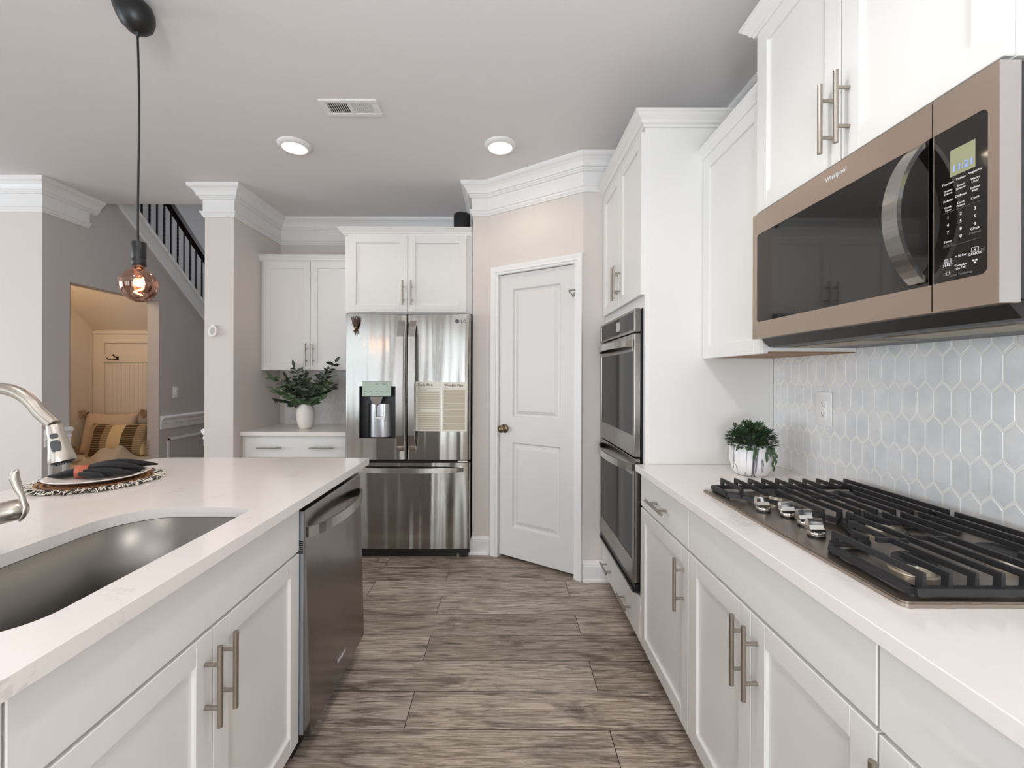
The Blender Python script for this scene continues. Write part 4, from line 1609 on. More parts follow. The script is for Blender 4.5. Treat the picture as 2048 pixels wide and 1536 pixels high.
b.tube([(XG, c1 + 0.003 * math.cos(2 * PI * i / 16), 1.527 + 0.003 * math.sin(2 * PI * i / 16)) for i in range(17)], 0.0003, 4, False)
for i in range(7):
    a = PI * (i / 6.0) * 1.3 - 0.5
    b.tube([(XG, c1 + 0.0042 * math.cos(a), 1.527 + 0.0042 * math.sin(a)), (XG, c1 + 0.0058 * math.cos(a), 1.527 + 0.0058 * math.sin(a))], 0.0003, 4)
b.build('lamp_symbol', M['white_ink'], gp)
b = MB()
for i in range(3):
    a = 2 * PI * i / 3 + 0.5
    b.ell((XG, c3 + 0.003 * math.cos(a), 1.539 + 0.003 * math.sin(a)), 0.0004, 0.0023, 0.0017, 8, 6)
b.build('fan_symbol', M['white_ink'], gp)
tx(c3, 1.5925, '(Options)', 0.005, 'grey_ink')
tx(c1, 1.583, '(Set/Off)', 0.005, 'grey_ink')
tx(c2, 1.521, 'Sensor Technology', 0.0055, 'grey_ink')
tx(0.7895, 1.557, 'Hold\n3 sec', 0.0034, 'grey_ink')
for z in (1.6478, 1.5797):
    MB().box(XG - 0.0002, XG + 0.0005, 0.794, 0.861, z - 0.0002, z + 0.0002).build('divider_line', M['grey_ink'], gp)

# ================================================================== cooktop
ck = thing('cooktop', 'stainless gas cooktop with black iron grates and chrome knobs', 'cooktop', (0.96, 1.142, 0.914))
CY0, CY1, CX0, CX1 = 0.757, 1.528, 0.706, 1.232
b = MB()
o1 = rrect(CX0, CX1, CY0, CY1, (0.012,) * 4, 5)
b.plate(o1, [], 0.9142, 0.921)
o2 = rrect(CX0 + 0.004, CX1 - 0.004, CY0 + 0.004, CY1 - 0.004, (0.011,) * 4, 5)
b.plate(o2, [], 0.921, 0.9235)
b.build('tray', M['steel_ck'], ck)
TZ = 0.9236
BURN = [(0.845, 0.885, 0.034), (1.075, 0.925, 0.044), (0.995, 1.145, 0.050), (0.875, 1.385, 0.040), (1.095, 1.375, 0.034)]
for (x, y, r) in BURN:
    b = MB()
    b.lathe([(r + 0.008, 0), (r + 0.006, 0.002), (r + 0.004, 0.003)], (x, y, TZ), 30)
    b.lathe([(r + 0.004, 0.003), (r + 0.002, 0.010), (r - 0.003, 0.018), (r - 0.003, 0.0205)], (x, y, TZ), 30, mod=lambda a, q_, z: q_ * (1 - (0.03 if (math.degrees(a) % 30) < 13 and z > 0.005 else 0)))
    bb = b.build('burner', mat('burner_aluminium', (176, 168, 152), 0.35, 0.9) if 'al' not in M else M['al'], ck)
    M['al'] = bb.data.materials[0]
    MB().lathe([(r + 0.001, 0.0206), (r + 0.002, 0.024), (r - 0.002, 0.0275), (r * 0.4, 0.0295), (0.0, 0.0295)], (x, y, TZ), 30).build('burner_cap', M['iron'], bb)

GL = 0.9415     # low frame top
GT = 0.967      # bar top


def bar(b, p0, p1, w, z0, z1, r=0.0015):
    """upright bar between two plan points"""
    p0, p1 = Vector(p0), Vector(p1)
    d_ = (p1 - p0).normalized()
    n_ = Vector((d_.y, -d_.x)) * w / 2
    b.add([(p0.x + n_.x, p0.y + n_.y, z0), (p1.x + n_.x, p1.y + n_.y, z0), (p1.x - n_.x, p1.y - n_.y, z0), (p0.x - n_.x, p0.y - n_.y, z0),
           (p0.x + n_.x * .8, p0.y + n_.y * .8, z1), (p1.x + n_.x * .8, p1.y + n_.y * .8, z1), (p1.x - n_.x * .8, p1.y - n_.y * .8, z1), (p0.x - n_.x * .8, p0.y - n_.y * .8, z1)],
          [(0, 1, 2, 3), (4, 5, 6, 7), (0, 1, 5, 4), (1, 2, 6, 5), (2, 3, 7, 6), (3, 0, 4, 7)])


BX = [0.762 + 0.0478 * i for i in range(10)]


def finger(b, x, ya, yb, posts):
    """raised bar along the worktop with end posts standing on the low frame"""
    bar(b, (x, ya), (x, yb), 0.0075, GT - 0.012, GT)
    for y in posts:
        s_ = 1 if y < (ya + yb) / 2 else -1
        bar(b, (x, y), (x, y + s_ * 0.014), 0.009, GL - 0.006, GT - 0.0115)


# the far grate and the near grate, each one casting with a cut corner by the knobs
b = MB()
FRM = [(0.735, 1.508), (1.222, 1.508), (1.222, 1.152), (0.90, 1.152), (0.838, 1.318), (0.768, 1.378), (0.735, 1.41)]
for i in range(len(FRM)):
    bar(b, FRM[i - 1], FRM[i], 0.018, GL - 0.012, GL)
for (x, y) in ((0.738, 1.50), (1.215, 1.50), (1.215, 1.16), (0.842, 1.31), (0.738, 1.42), (0.905, 1.158)):
    b.cyl((x, y, TZ), (x, y, GL - 0.006), 0.008, 10)
ends = [1.372, 1.318, 1.152, 1.152, 1.152, 1.152, 1.152, 1.152, 1.152, 1.152]
for i, x in enumerate(BX):
    ya, yb = ends[i], 1.506
    if i in (2, 6, 7):
        bx_, by_, br_ = BURN[3] if i < 5 else BURN[4]
        finger(b, x, by_ + 0.03, yb, [yb])
        finger(b, x, ya, by_ - 0.03, [ya])
    elif i == 4:
        finger(b, x, ya, yb, [ya, yb])
        bar(b, (x - 0.03, 1.29), (x + 0.03, 1.28), 0.008, GT - 0.011, GT - 0.001)
    else:
        finger(b, x, ya, yb, [ya, yb])
b.build('grate', M['iron'], ck)
b = MB()
FRM = [(0.742, 0.778), (0.742, 0.97), (0.765, 0.998), (0.845, 1.0), (0.90, 1.134), (1.222, 1.134), (1.222, 0.778)]
for i in range(len(FRM)):
    bar(b, FRM[i - 1], FRM[i], 0.018, GL - 0.012, GL)
for (x, y) in ((0.745, 0.785), (1.215, 0.785), (1.215, 1.126), (0.745, 0.965), (0.905, 1.128)):
    b.cyl((x, y, TZ), (x, y, GL - 0.006), 0.008, 10)
ends = [0.995, 1.0, 1.066, 1.134, 1.134, 1.134, 1.134, 1.134, 1.134, 1.134]
for i, x in enumerate(BX):
    ya, yb = 0.778, ends[i]
    if i in (1, 6):
        finger(b, x, ya, 0.875, [ya])
        finger(b, x, 0.955 if i == 1 else 0.99, yb, [yb])
    elif i == 4:
        finger(b, x, 1.06, yb, [yb])
        finger(b, x, ya, 0.965, [ya])
        bar(b, (x - 0.034, 0.972), (x + 0.034, 0.958), 0.008, GT - 0.011, GT - 0.001)
    else:
        finger(b, x, ya, yb, [ya, yb])
bar(b, (BX[2] - 0.03, 0.955), (BX[2] + 0.03, 0.945), 0.008, GT - 0.011, GT - 0.001)
b.build('grate', M['iron'], ck)
# knobs
for (x, y) in ((0.768, 1.272), (0.808, 1.222), (0.808, 1.150), (0.780, 1.072)):
    b = MB()
    b.lathe([(0.0195, 0), (0.0195, 0.005)], (x, y, TZ), 28)
    kb = b.build('knob', M['blackplastic'], ck)
    b = MB()
    b.lathe([(0.0185, 0.005), (0.0195, 0.006), (0.0195, 0.013), (0.018, 0.0145), (0, 0.0145)], (x, y, TZ), 28)
    # upright grip with a scooped face towards the cook
    prof = [(-0.0175, 0.014), (0.012, 0.014), (0.004, 0.019), (-0.001, 0.028), (-0.003, 0.042), (-0.008, 0.043), (-0.0165, 0.036)]
    vs, fs = [], []
    n = len(prof)
    for sx in (-0.0178, 0.0178):
        for (q_, z) in prof:
            vs.append((x + sx * (1.0 if z < 0.02 else 1.0), y - q_, TZ + z))
    fs = [(j, (j + 1) % n, n + (j + 1) % n, n + j) for j in range(n)]
    tri = tessellate_polygon([[Vector((p[0], p[1], 0)) for p in prof]])
    fs += [tuple(q_) for q_ in tri] + [tuple(n + i for i in q_) for q_ in tri]
    b.add(vs, fs)
    b.build('grip', M['chrome'], kb)

# ================================================================== pendant lamp
PX, PY = -1.385, 1.63
pt = thing('pendant_light', 'black cord pendant with a smoked globe bulb over the island', 'pendant lamp', (PX, PY, CEIL))
b = MB()
b.lathe([(0.025, 0.127), (0.050, 0.124), (0.062, 0.105), (0.064, 0.082), (0.060, 0.055), (0.050, 0.028), (0.032, 0.009), (0.013, 0.001), (0.0, 0.0)], (0, 0, 0), 40)
for p in b.v:     # the ceiling cup leans like a pebble
    k = p.z / 0.127
    p.x += -0.028 * k * k
    p.x, p.y, p.z = p.x + PX - 0.010, p.y + PY, p.z + CEIL - 0.1275
b.build('canopy', M['black'], pt)
b = MB()
b.lathe([(0.012, 0.016), (0.011, 0.004), (0.006, -0.012), (0.004, -0.016)], (PX - 0.008, PY, CEIL - 0.1275), 16)
b.build('cord_grip', M['black'], pt)
pts = []
for i in range(13):
    u = i / 12.0
    pts.append((PX - 0.008 + 0.008 * u + 0.004 * math.sin(u * 5.0), PY, CEIL - 0.140 - u * (CEIL - 0.140 - 1.822)))
MB().tube(pts, 0.0036, 10).build('cord', M['black'], pt)
b = MB().lathe([(0.005, 0.093), (0.0215, 0.092), (0.0228, 0.090), (0.0228, 0.030), (0.0222, 0.029), (0.0222, 0.027), (0.0228, 0.026), (0.0228, 0.002), (0.019, 0.0), (0.0, 0.002)], (PX, PY, 1.732), 36)
b.build('socket', M['black'], pt)
bl = MB().lathe([(0.018, 0.137), (0.0185, 0.132), (0.021, 0.127), (0.030, 0.120), (0.043, 0.110), (0.053, 0.097), (0.060, 0.080), (0.0615, 0.065), (0.0595, 0.050), (0.053, 0.033), (0.042, 0.017), (0.028, 0.007), (0.012, 0.0015), (0.0, 0.0)], (PX, PY, 1.598), 48).build('bulb', M['bulb'], pt)
MB().lathe([(0.008, 0.0), (0.007, -0.02), (0.004, -0.034), (0, -0.036)], (PX, PY, 1.730), 14).build('bulb_stem', M['chrome'], bl)
pts = []
for i in range(60):
    u = i / 59.0
    a = u * PI * 4.0
    pts.append((PX + 0.013 * math.cos(a), PY + 0.013 * math.sin(a), 1.690 - 0.068 * u))
MB().tube(pts, 0.0028, 8).build('filament', M['filament'], bl)


def point(name, loc, power, color, rad, parent=None, spot=None):
    d = bpy.data.lights.new(name, 'SPOT' if spot else 'POINT')
    d.energy = power
    d.color = color
    d.shadow_soft_size = rad
    if spot:
        d.spot_size = math.radians(spot)
        d.spot_blend = 0.6
    o = bpy.data.objects.new(name, d)
    COL.objects.link(o)
    o.location = loc
    return o


point('pendant_glow', (PX, PY, 1.655), 3.0, (1.0, 0.72, 0.45), 0.02)

# ================================================================== ceiling fittings
WARM = (1.0, 0.84, 0.68)
for (x, y, lb) in ((-1.298, 2.655, 'round lit ceiling downlight nearer the stairs, the left one of the pair'), (-0.027, 2.645, 'round lit ceiling downlight nearer the pantry door, the right one of the pair')):
    t_ = thing('ceiling_light', lb, 'ceiling light', (x, y, CEIL), 'round downlights')
    MB().lathe([(0.0985, 0), (0.0985, -0.004), (0.094, -0.010), (0.080, -0.022), (0.072, -0.022), (0.069, -0.014), (0.069, 0)], (x, y, CEIL - 0.0003), 48).build('trim_ring', M['grille'], t_)
    MB().lathe([(0.0, -0.018), (0.05, -0.0175), (0.068, -0.015), (0.068, -0.006), (0.0, -0.006)], (x, y, CEIL - 0.0003), 40).build('lens', M['lens'], t_)
    point('downlight', (x, y, CEIL - 0.05), 5, WARM, 0.07, spot=150)
for (x, y, pw) in ((-1.3, 0.75, 12), (-0.027, 0.9, 26), (-1.3, -1.3, 10), (-0.027, -1.3, 12), (-4.2, 1.2, 10)):
    point('downlight', (x, y, CEIL - 0.05), pw, (1.0, 0.95, 0.90), 0.07, spot=150)
point('nook_lamp', (-3.95, 3.42, 2.30), 6.0, (1.0, 0.83, 0.64), 0.08)

t_ = thing('ceiling_vent', 'white rectangular air vent in the ceiling', 'vent', (-0.814, 2.28, CEIL))
VX0, VX1, VY0, VY1 = -0.966, -0.662, 2.208, 2.352
b = MB()
zc0, zc1 = CEIL - 0.0085, CEIL - 0.0003
b.box(VX0, VX1, VY0, VY0 + 0.030, zc0, zc1, 0.003)
b.box(VX0, VX1, VY1 - 0.030, VY1, zc0, zc1, 0.003)
b.box(VX0, VX0 + 0.034, VY0 + 0.03, VY1 - 0.03, zc0 + 0.001, zc1)
b.box(VX1 - 0.034, VX1, VY0 + 0.03, VY1 - 0.03, zc0 + 0.001, zc1)
b.box(-0.826, -0.806, VY0 + 0.03, VY1 - 0.03, zc0 + 0.001, zc1)
b.build('frame', M['grille'], t_)
MB().box(VX0 + 0.034, VX1 - 0.034, VY0 + 0.03, VY1 - 0.03, zc1 - 0.001, zc1 - 0.0002).build('duct', M['dark'], t_)
for side_ in (0, 1):
    for i in range(10):
        x = (VX0 + 0.040 + i * 0.0112) if side_ == 0 else (-0.802 + i * 0.0112)
        b = MB(Matrix.Translation((x, 0, zc0 + 0.0045)) @ Matrix.Rotation(math.radians(35 if side_ == 0 else -35), 4, 'Y'))
        b.box(-0.0045, 0.0045, VY0 + 0.03, VY1 - 0.03, -0.0006, 0.0006)
        b.build('louver', M['grille'], t_)
MB().box(-0.804, -0.700, VY0 + 0.062, VY0 + 0.068, zc0 + 0.0062, zc0 + 0.007).build('damper', M['grille'], t_)

# ================================================================== wall plates
def outlet(F, u, z, w_, h, label, decora):
    t_ = thing('outlet', label, 'outlet', F @ Vector((u, 0, z)))
    MB(F).box(u - w_ / 2, u + w_ / 2, 0.0, 0.006, z - h / 2, z + h / 2, 0.0025, 2).build('cover_plate', M['white_plastic'], t_)
    b, s_ = MB(F), MB(F)
    if decora:
        b.box(u - 0.0165, u + 0.0165, 0.005, 0.0085, z - 0.033, z + 0.033, 0.0012)
        b.box(u - 0.011, u + 0.011, 0.008, 0.0098, z - 0.007, z - 0.001)
        b.box(u - 0.011, u + 0.011, 0.008, 0.0098, z + 0.001, z + 0.007)
    else:
        for dz in (-0.0195, 0.0195):
            b.prism([(u + 0.0165 * math.cos(2 * PI * k / 20), z + dz + 0.0135 * math.sin(2 * PI * k / 20)) for k in range(20)], 0.005, 0.0078, 'y')
    for dz in (-0.0195, 0.0195):
        s_.box(u - 0.0075, u - 0.0055, 0.0070, 0.0090, z + dz - 0.002, z + dz + 0.006)
        s_.box(u + 0.0055, u + 0.0072, 0.0070, 0.0090, z + dz - 0.001, z + dz + 0.006)
        s_.box(u - 0.0018, u + 0.0018, 0.0070, 0.0090, z + dz - 0.009, z + dz - 0.0055)
    b.build('receptacle', M['white_plastic'], t_)
    s_.build('slots', M['slot'], t_)


outlet(frame((XR - 0.0105, 0, 0), (0, 1, 0), (-1, 0, 0)), 1.674, 1.198, 0.080, 0.132, 'white outlet plate on the tiles behind the cooktop', True)
outlet(frame((0, YB - 0.0105, 0), (1, 0, 0), (0, -1, 0)), -1.575, 1.150, 0.078, 0.120, 'white outlet plate on the tiles behind the green branches', False)
FS = frame((XL, 0, 0), (0, 1, 0), (1, 0, 0))
t_ = thing('light_switch', 'white light switch on the grey stair wall above the chair rail', 'switch', (XL, 4.43, 1.15))
MB(FS).box(4.392, 4.468, 0.0003, 0.006, 1.088, 1.206, 0.0025, 2).build('cover_plate', M['white_plastic'], t_)
MB(FS).box(4.415, 4.445, 0.005, 0.010, 1.115, 1.180, 0.002).build('rocker', M['white_plastic'], t_)

t_ = thing('loop_hook', 'small white oval loop fixed to the narrow stub wall', 'hook', (-2.185, 3.25, 1.65))
b = MB()
pts = [(-2.187 + 0.026 * math.cos(2 * PI * i / 24), 3.250 - 0.022 + 0.006 * math.sin(2 * PI * i / 24), 1.653 + 0.036 * math.sin(2 * PI * i / 24)) for i in range(25)]
b.tube(pts, 0.0085, 10, caps=False)
b.build('loop', M['white_plastic'], t_)
MB().cyl((-2.187, 3.2495, 1.69), (-2.187, 3.222, 1.69), 0.010, 14).build('peg', M['white_plastic'], t_)

# black cylinder on top of the refrigerator cabinet
t_ = thing('speaker', 'black cylindrical speaker standing on top of the refrigerator cabinet', 'speaker', (-0.335, 3.42, 2.456))
cx, cy, cz = -0.338, 3.42, 2.4105
MB().lathe([(0.064, 0), (0.066, 0.004), (0.066, 0.185), (0.064, 0.19), (0.0, 0.19)], (cx, cy, cz), 36).build('body', M['black'], t_)
MB().lathe([(0.064, 0.1905), (0.058, 0.199), (0.040, 0.206), (0.018, 0.210), (0, 0.211)], (cx, cy, cz), 36).build('dome', M['blackplastic'], t_)
MB().box(-1.22, -0.25, 3.33, 3.92, 2.405, 2.4103).build('cabinet_top_board', M['cab'], bpy.data.objects[[o.name for o in bpy.data.objects if o.get('label', '') == 'white deep cabinet with two doors above the refrigerator'][0]])

# ================================================================== plants
random.seed(11)
vs_ = thing('vase', 'white ceramic vase holding green branches, left of the refrigerator', 'vase', (-1.635, 3.55, 0.885))
VXC, VYC = -1.636, 3.55
MB().lathe([(0.040, 0.0), (0.045, 0.002), (0.058, 0.030), (0.069, 0.075), (0.072, 0.110), (0.069, 0.150), (0.057, 0.190), (0.050, 0.207), (0.048, 0.214), (0.044, 0.214), (0.044, 0.205), (0.050, 0.195), (0.050, 0.12), (0.0, 0.10)], (VXC, VYC, 0.8853), 44).build('body', M['vase'], vs_)

BR = [(-0.26, -0.05, 0.44), (0.255, -0.04, 0.545), (-0.075, -0.03, 0.50), (0.16, -0.06, 0.40), (-0.20, -0.12, 0.33), (-0.16, 0.02, 0.42), (0.05, -0.10, 0.42), (0.20, 0.03, 0.34), (-0.10, -0.16, 0.30), (0.10, -0.16, 0.33), (-0.03, 0.06, 0.40),
      (0.0, -0.05, 0.45), (0.24, -0.08, 0.41), (-0.13, -0.05, 0.36), (0.13, 0.05, 0.44), (-0.19, -0.06, 0.24), (0.17, -0.10, 0.27)]
for i, (dx, dy, dz) in enumerate(BR):
    lb = 'leafy green branch in the bunch standing in the white vase'
    if i == 1:
        lb = 'tallest leafy branch in the white vase, reaching up to the right'
    elif i == 0:
        lb = 'leafy branch in the white vase leaning furthest left'
    t_ = thing('leafy_branch', lb, 'branch', (VXC, VYC, 1.05), 'leafy branches in the white vase' if i > 1 else None)
    P0 = Vector((VXC + dx * 0.08, VYC + dy * 0.08, 1.0))
    P1 = Vector((VXC + dx * 0.30, VYC + dy * 0.3, 0.885 + 0.22 + (dz - 0.22) * 0.35))
    P2 = Vector((VXC + dx, VYC + dy, 0.885 + dz))
    pp = []
    for k in range(9):
        u = k / 8.0
        pp.append((1 - u) ** 2 * P0 + 2 * u * (1 - u) * P1 + u * u * P2)
    MB().tube(pp, [0.0028 - 0.0018 * k / 8 for k in range(9)], 6).build('stem', M['stem'], t_)
    b = MB()
    n = 24
    for k in range(n):
        u = 0.34 + 0.66 * k / (n - 1)
        p = (1 - u) ** 2 * P0 + 2 * u * (1 - u) * P1 + u * u * P2
        tg = ((P1 - P0) * (1 - u) + (P2 - P1) * u).normalized()
        a = k * 2.4 + i
        o = Vector((math.cos(a), math.sin(a) - 0.2, 0.25 * math.sin(a * 1.7)))
        d = (tg * random.uniform(0.25, 0.7) + o * 0.9 + Vector((0, 0, -0.2))).normalized()
        if k == n - 1:
            d = tg
        b.leaf(p, d, (random.uniform(-.5, .5), -1, random.uniform(-.4, .6)), random.uniform(0.050, 0.074), random.uniform(0.020, 0.030), random.uniform(0.0, 0.35))
    b.build('leaves', M['leaf'] if i % 4 else M['leaf2'], t_, recalc=False)

pp_ = thing('potted_plant', 'dense green plant in a marbled white pot behind the cooktop', 'plant', (1.03, 1.80, 0.914))
QX, QY = 1.035, 1.80


def fold(a, r, z):
    return r * (1 + (0.028 * math.sin(5 * a + 8 * z) + 0.014 * math.sin(11 * a - 14 * z)) * (1 if r > 0.03 else 0))


MB().lathe([(0.0, 0.0), (0.050, 0.0), (0.060, 0.004), (0.072, 0.026), (0.078, 0.056), (0.078, 0.100), (0.076, 0.128), (0.073, 0.132), (0.069, 0.128), (0.068, 0.11), (0.0, 0.105)], (QX, QY, 0.9143), 72, mod=fold).build('pot', M['marble'], pp_)
b = MB()
for i in range(330):
    ct = random.uniform(-0.12, 1.0)
    ph = random.uniform(0, 2 * PI)
    st_ = math.sqrt(max(0, 1 - ct * ct))
    o = Vector((st_ * math.cos(ph), st_ * math.sin(ph), ct))
    rad = Vector((0.086 * o.x, 0.086 * o.y, 0.078 * o.z + 0.004)) * random.uniform(0.66, 1.0)
    p = Vector((QX, QY, 1.040)) + rad
    for kk in range(2):
        d = (o + Vector((random.uniform(-.7, .7), random.uniform(-.7, .7), random.uniform(-.4, .6)))).normalized()
        b.leaf(p, d, (0, 0, 1), random.uniform(0.024, 0.036), random.uniform(0.010, 0.014), random.uniform(-0.1, 0.35))
for (dx, dz) in ((0.045, -0.075), (-0.03, -0.03), (0.02, -0.04), (0.055, -0.05)):
    for q_ in range(5):
        u = q_ / 4.0
        b.leaf((QX + dx * (0.8 + 0.2 * u), QY - 0.078, 1.045 + dz * u), (random.uniform(-.5, .5), -0.3, -1), (0, -1, 0.2), 0.028, 0.011, 0.2)
b.build('foliage', M['leaf2'], pp_, recalc=False)
# soil core so the pot does not show through
MB().lathe([(0.062, 0.106), (0.066, 0.125), (0.056, 0.160), (0.030, 0.182), (0, 0.188)], (QX, QY, 0.9143), 24).build('stem_core', mat('plant_core', (34, 44, 30), 0.9), pp_)

# ================================================================== place setting on the island
CX, CY, CZ = -1.545, 1.638, 0.9143
pm = thing('placemat', 'round brown coiled placemat with black and white fringe on the island', 'placemat', (CX, CY, CZ))
prof = [(0.0, 0.0), (0.168, 0.0), (0.175, 0.004), (0.172, 0.009)]
for i in range(13):
    r0 = 0.168 - i * 0.0135
    prof += [(r0, 0.0105), (r0 - 0.0068, 0.0085)]
prof += [(0.0, 0.009)]
o_ = MB().lathe(prof, (CX, CY, CZ), 64).build('mat', M['rattan'], pm, origin=(CX, CY, CZ))
random.seed(3)
for nm, mt, cnt in (('white_fringe', 'fringe_w', 420), ('black_fringe', 'fringe_b', 300)):
    b = MB()
    for i in range(cnt):
        a = random.uniform(0, 2 * PI)
        r0 = random.uniform(0.166, 0.178)
        ln = random.uniform(0.018, 0.036)
        c0 = Vector((CX + r0 * math.cos(a), CY + r0 * math.sin(a), CZ + random.uniform(0.004, 0.011)))
        sw = random.uniform(-0.8, 0.8)
        d = Vector((math.cos(a + sw), math.sin(a + sw), 0))
        z1 = random.uniform(0.002, 0.010)
        p1 = c0 + d * ln * 0.55 + Vector((0, 0, random.uniform(-0.001, 0.005)))
        p2 = c0 + d * ln
        p2.z = CZ + z1
        b.tube([c0, p1, p2], 0.0017, 5)
    fo = b.build(nm, M[mt], pm)
    fo['kind'] = 'stuff'
pz = CZ + 0.0105


def ribs(a, r, z):
    return r * (1 + (0.004 * math.cos(60 * a) if r > 0.10 else 0))


b = MB().lathe([(0.0, 0.0), (0.085, 0.0), (0.092, 0.003), (0.120, 0.010), (0.145, 0.015), (0.150, 0.0175), (0.149, 0.0195), (0.142, 0.019), (0.118, 0.0135), (0.095, 0.0075), (0.085, 0.005), (0.0, 0.005)], (CX, CY, pz), 120, mod=ribs)
tag(b.build('plate', M['plate'], origin=(CX, CY, pz)), 'white ribbed plate on the round placemat', 'plate')
# napkin pulled through a ring: narrow tail, waist, wide pleated fan
nx0, nx1 = Vector((-1.675, 1.588)), Vector((-1.415, 1.742))
axv = (nx1 - nx0)
perp = Vector((axv.y, -axv.x)).normalized()


def lobe(b, pts, wd, hh, n=18):
    """a soft flattened fold of cloth: pts = (along, across, height), wd / hh = half width and half height"""
    P, k = [], len(pts)
    for (u, v_, z) in pts:
        c_ = nx0 + axv * u + perp * v_
        P.append(Vector((c_.x, c_.y, pz + z)))
    vs, fs = [], []
    for i in range(k):
        tg = (P[min(i + 1, k - 1)] - P[max(i - 1, 0)]).normalized()
        sd = tg.cross(Vector((0, 0, 1))).normalized()
        up_ = sd.cross(tg).normalized()
        for j in range(n):
            a_ = 2 * PI * j / n
            q_ = P[i] + sd * wd[i] * math.cos(a_) + up_ * hh[i] * (math.sin(a_) + 0.22 * math.sin(3 * a_ + i))
            vs.append((q_.x, q_.y, max(q_.z, pz + 0.0065)))
    for i in range(k - 1):
        for j in range(n):
            fs.append((i * n + j, i * n + (j + 1) % n, (i + 1) * n + (j + 1) % n, (i + 1) * n + j))
    b.add(vs, fs, True)
    b.add(vs[:n], [list(range(n))])
    b.add(vs[-n:], [list(range(n))])


b = MB()
lobe(b, [(-0.02, 0.0, 0.022), (0.08, 0.004, 0.024), (0.18, 0.0, 0.026), (0.30, 0.0, 0.030)], [0.004, 0.026, 0.030, 0.020], [0.002, 0.009, 0.014, 0.016])
lobe(b, [(0.26, 0.004, 0.030), (0.40, 0.020, 0.032), (0.58, 0.045, 0.030), (0.74, 0.066, 0.022), (0.82, 0.074, 0.018)], [0.013, 0.020, 0.026, 0.024, 0.010], [0.013, 0.013, 0.012, 0.010, 0.004])
lobe(b, [(0.26, 0.0, 0.032), (0.42, 0.004, 0.042), (0.60, 0.014, 0.044), (0.80, 0.024, 0.036), (0.92, 0.030, 0.026)], [0.013, 0.022, 0.026, 0.024, 0.008], [0.013, 0.015, 0.014, 0.010, 0.003])
lobe(b, [(0.26, -0.004, 0.032), (0.42, -0.016, 0.043), (0.62, -0.022, 0.050), (0.84, -0.020, 0.042), (1.03, -0.014, 0.032)], [0.013, 0.022, 0.027, 0.024, 0.006], [0.012, 0.015, 0.016, 0.011, 0.003])
lobe(b, [(0.26, -0.006, 0.030), (0.40, -0.036, 0.034), (0.58, -0.060, 0.036), (0.76, -0.066, 0.030), (0.90, -0.060, 0.024)], [0.012, 0.022, 0.026, 0.022, 0.006], [0.012, 0.013, 0.013, 0.009, 0.003])
lobe(b, [(0.27, 0.010, 0.024), (0.36, 0.036, 0.026), (0.48, 0.066, 0.022), (0.56, 0.086, 0.017)], [0.012, 0.018, 0.018, 0.006], [0.010, 0.010, 0.008, 0.003])
lobe(b, [(0.33, 0.0, 0.022), (0.50, 0.0, 0.022), (0.70, 0.0, 0.022), (0.86, 0.0, 0.022)], [0.03, 0.068, 0.070, 0.04], [0.012, 0.014, 0.012, 0.006])
nk = b.build('napkin', M['velvet'])
sm = nk.modifiers.new('smooth', 'SUBSURF')
sm.levels = sm.render_levels = 1
tag(nk, 'folded black velvet napkin on the white plate', 'napkin')
b = MB()
c_ = nx0 + axv * 0.295
vs, fs = [], []
k = 32
axn2 = axv.normalized()
for (du, rr) in ((-0.019, 0.0), (0.019, 0.0), (0.019, 0.0022), (-0.019, 0.0022)):
    for j in range(k):
        a = 2 * PI * j / k
        px_ = math.cos(a) * (0.0265 + rr)
        pz_ = math.sin(a) * (0.0215 + rr)
        vs.append((c_.x + axn2.x * du + perp.x * px_, c_.y + axn2.y * du + perp.y * px_, pz + 0.0295 + pz_))
for q_ in range(4):
    for j in range(k):
        fs.append((q_ * k + j, q_ * k + (j + 1) % k, ((q_ + 1) % 4) * k + (j + 1) % k, ((q_ + 1) % 4) * k + j))
tag(b.add(vs, fs, True).build('napkin_ring', M['leather']), 'orange-brown leather ring holding the black napkin', 'napkin ring')

# ================================================================== stairs
sr = thing('staircase', 'staircase with a pale skirt board, dark handrail and thin black balusters', 'stairs', (XL, 4.8, 1.9))


def ZS(y):
    return zline(y)


SY0, SY1 = 3.585, 6.4
b = MB()
b.prism([(SY0, ZS(SY0)), (SY1, ZS(SY1)), (SY1, ZS(SY1) + 0.165), (SY0, ZS(SY0) + 0.165)], XL - t - 0.02, XL + 0.012, 'x')
b.prism([(SY0, ZS(SY0) + 0.165), (SY1, ZS(SY1) + 0.165), (SY1, ZS(SY1) + 0.185), (SY0, ZS(SY0) + 0.185)], XL - t - 0.03, XL + 0.024, 'x')
b.prism([(SY0, ZS(SY0) - 0.008), (SY1, ZS(SY1) - 0.008), (SY1, ZS(SY1) + 0.012), (SY0, ZS(SY0) + 0.012)], XL - 0.01, XL + 0.026, 'x')
b.prism([(SY0, ZS(SY0) + 0.026), (SY1, ZS(SY1) + 0.026), (SY1, ZS(SY1) + 0.034), (SY0, ZS(SY0) + 0.034)], XL - 0.01, XL + 0.018, 'x')
b.build('skirt_board', M['trim'], sr)
XBAL = XL - 0.055


def rail_z(y):
    return 3.055 - SL * (y - 4.404)


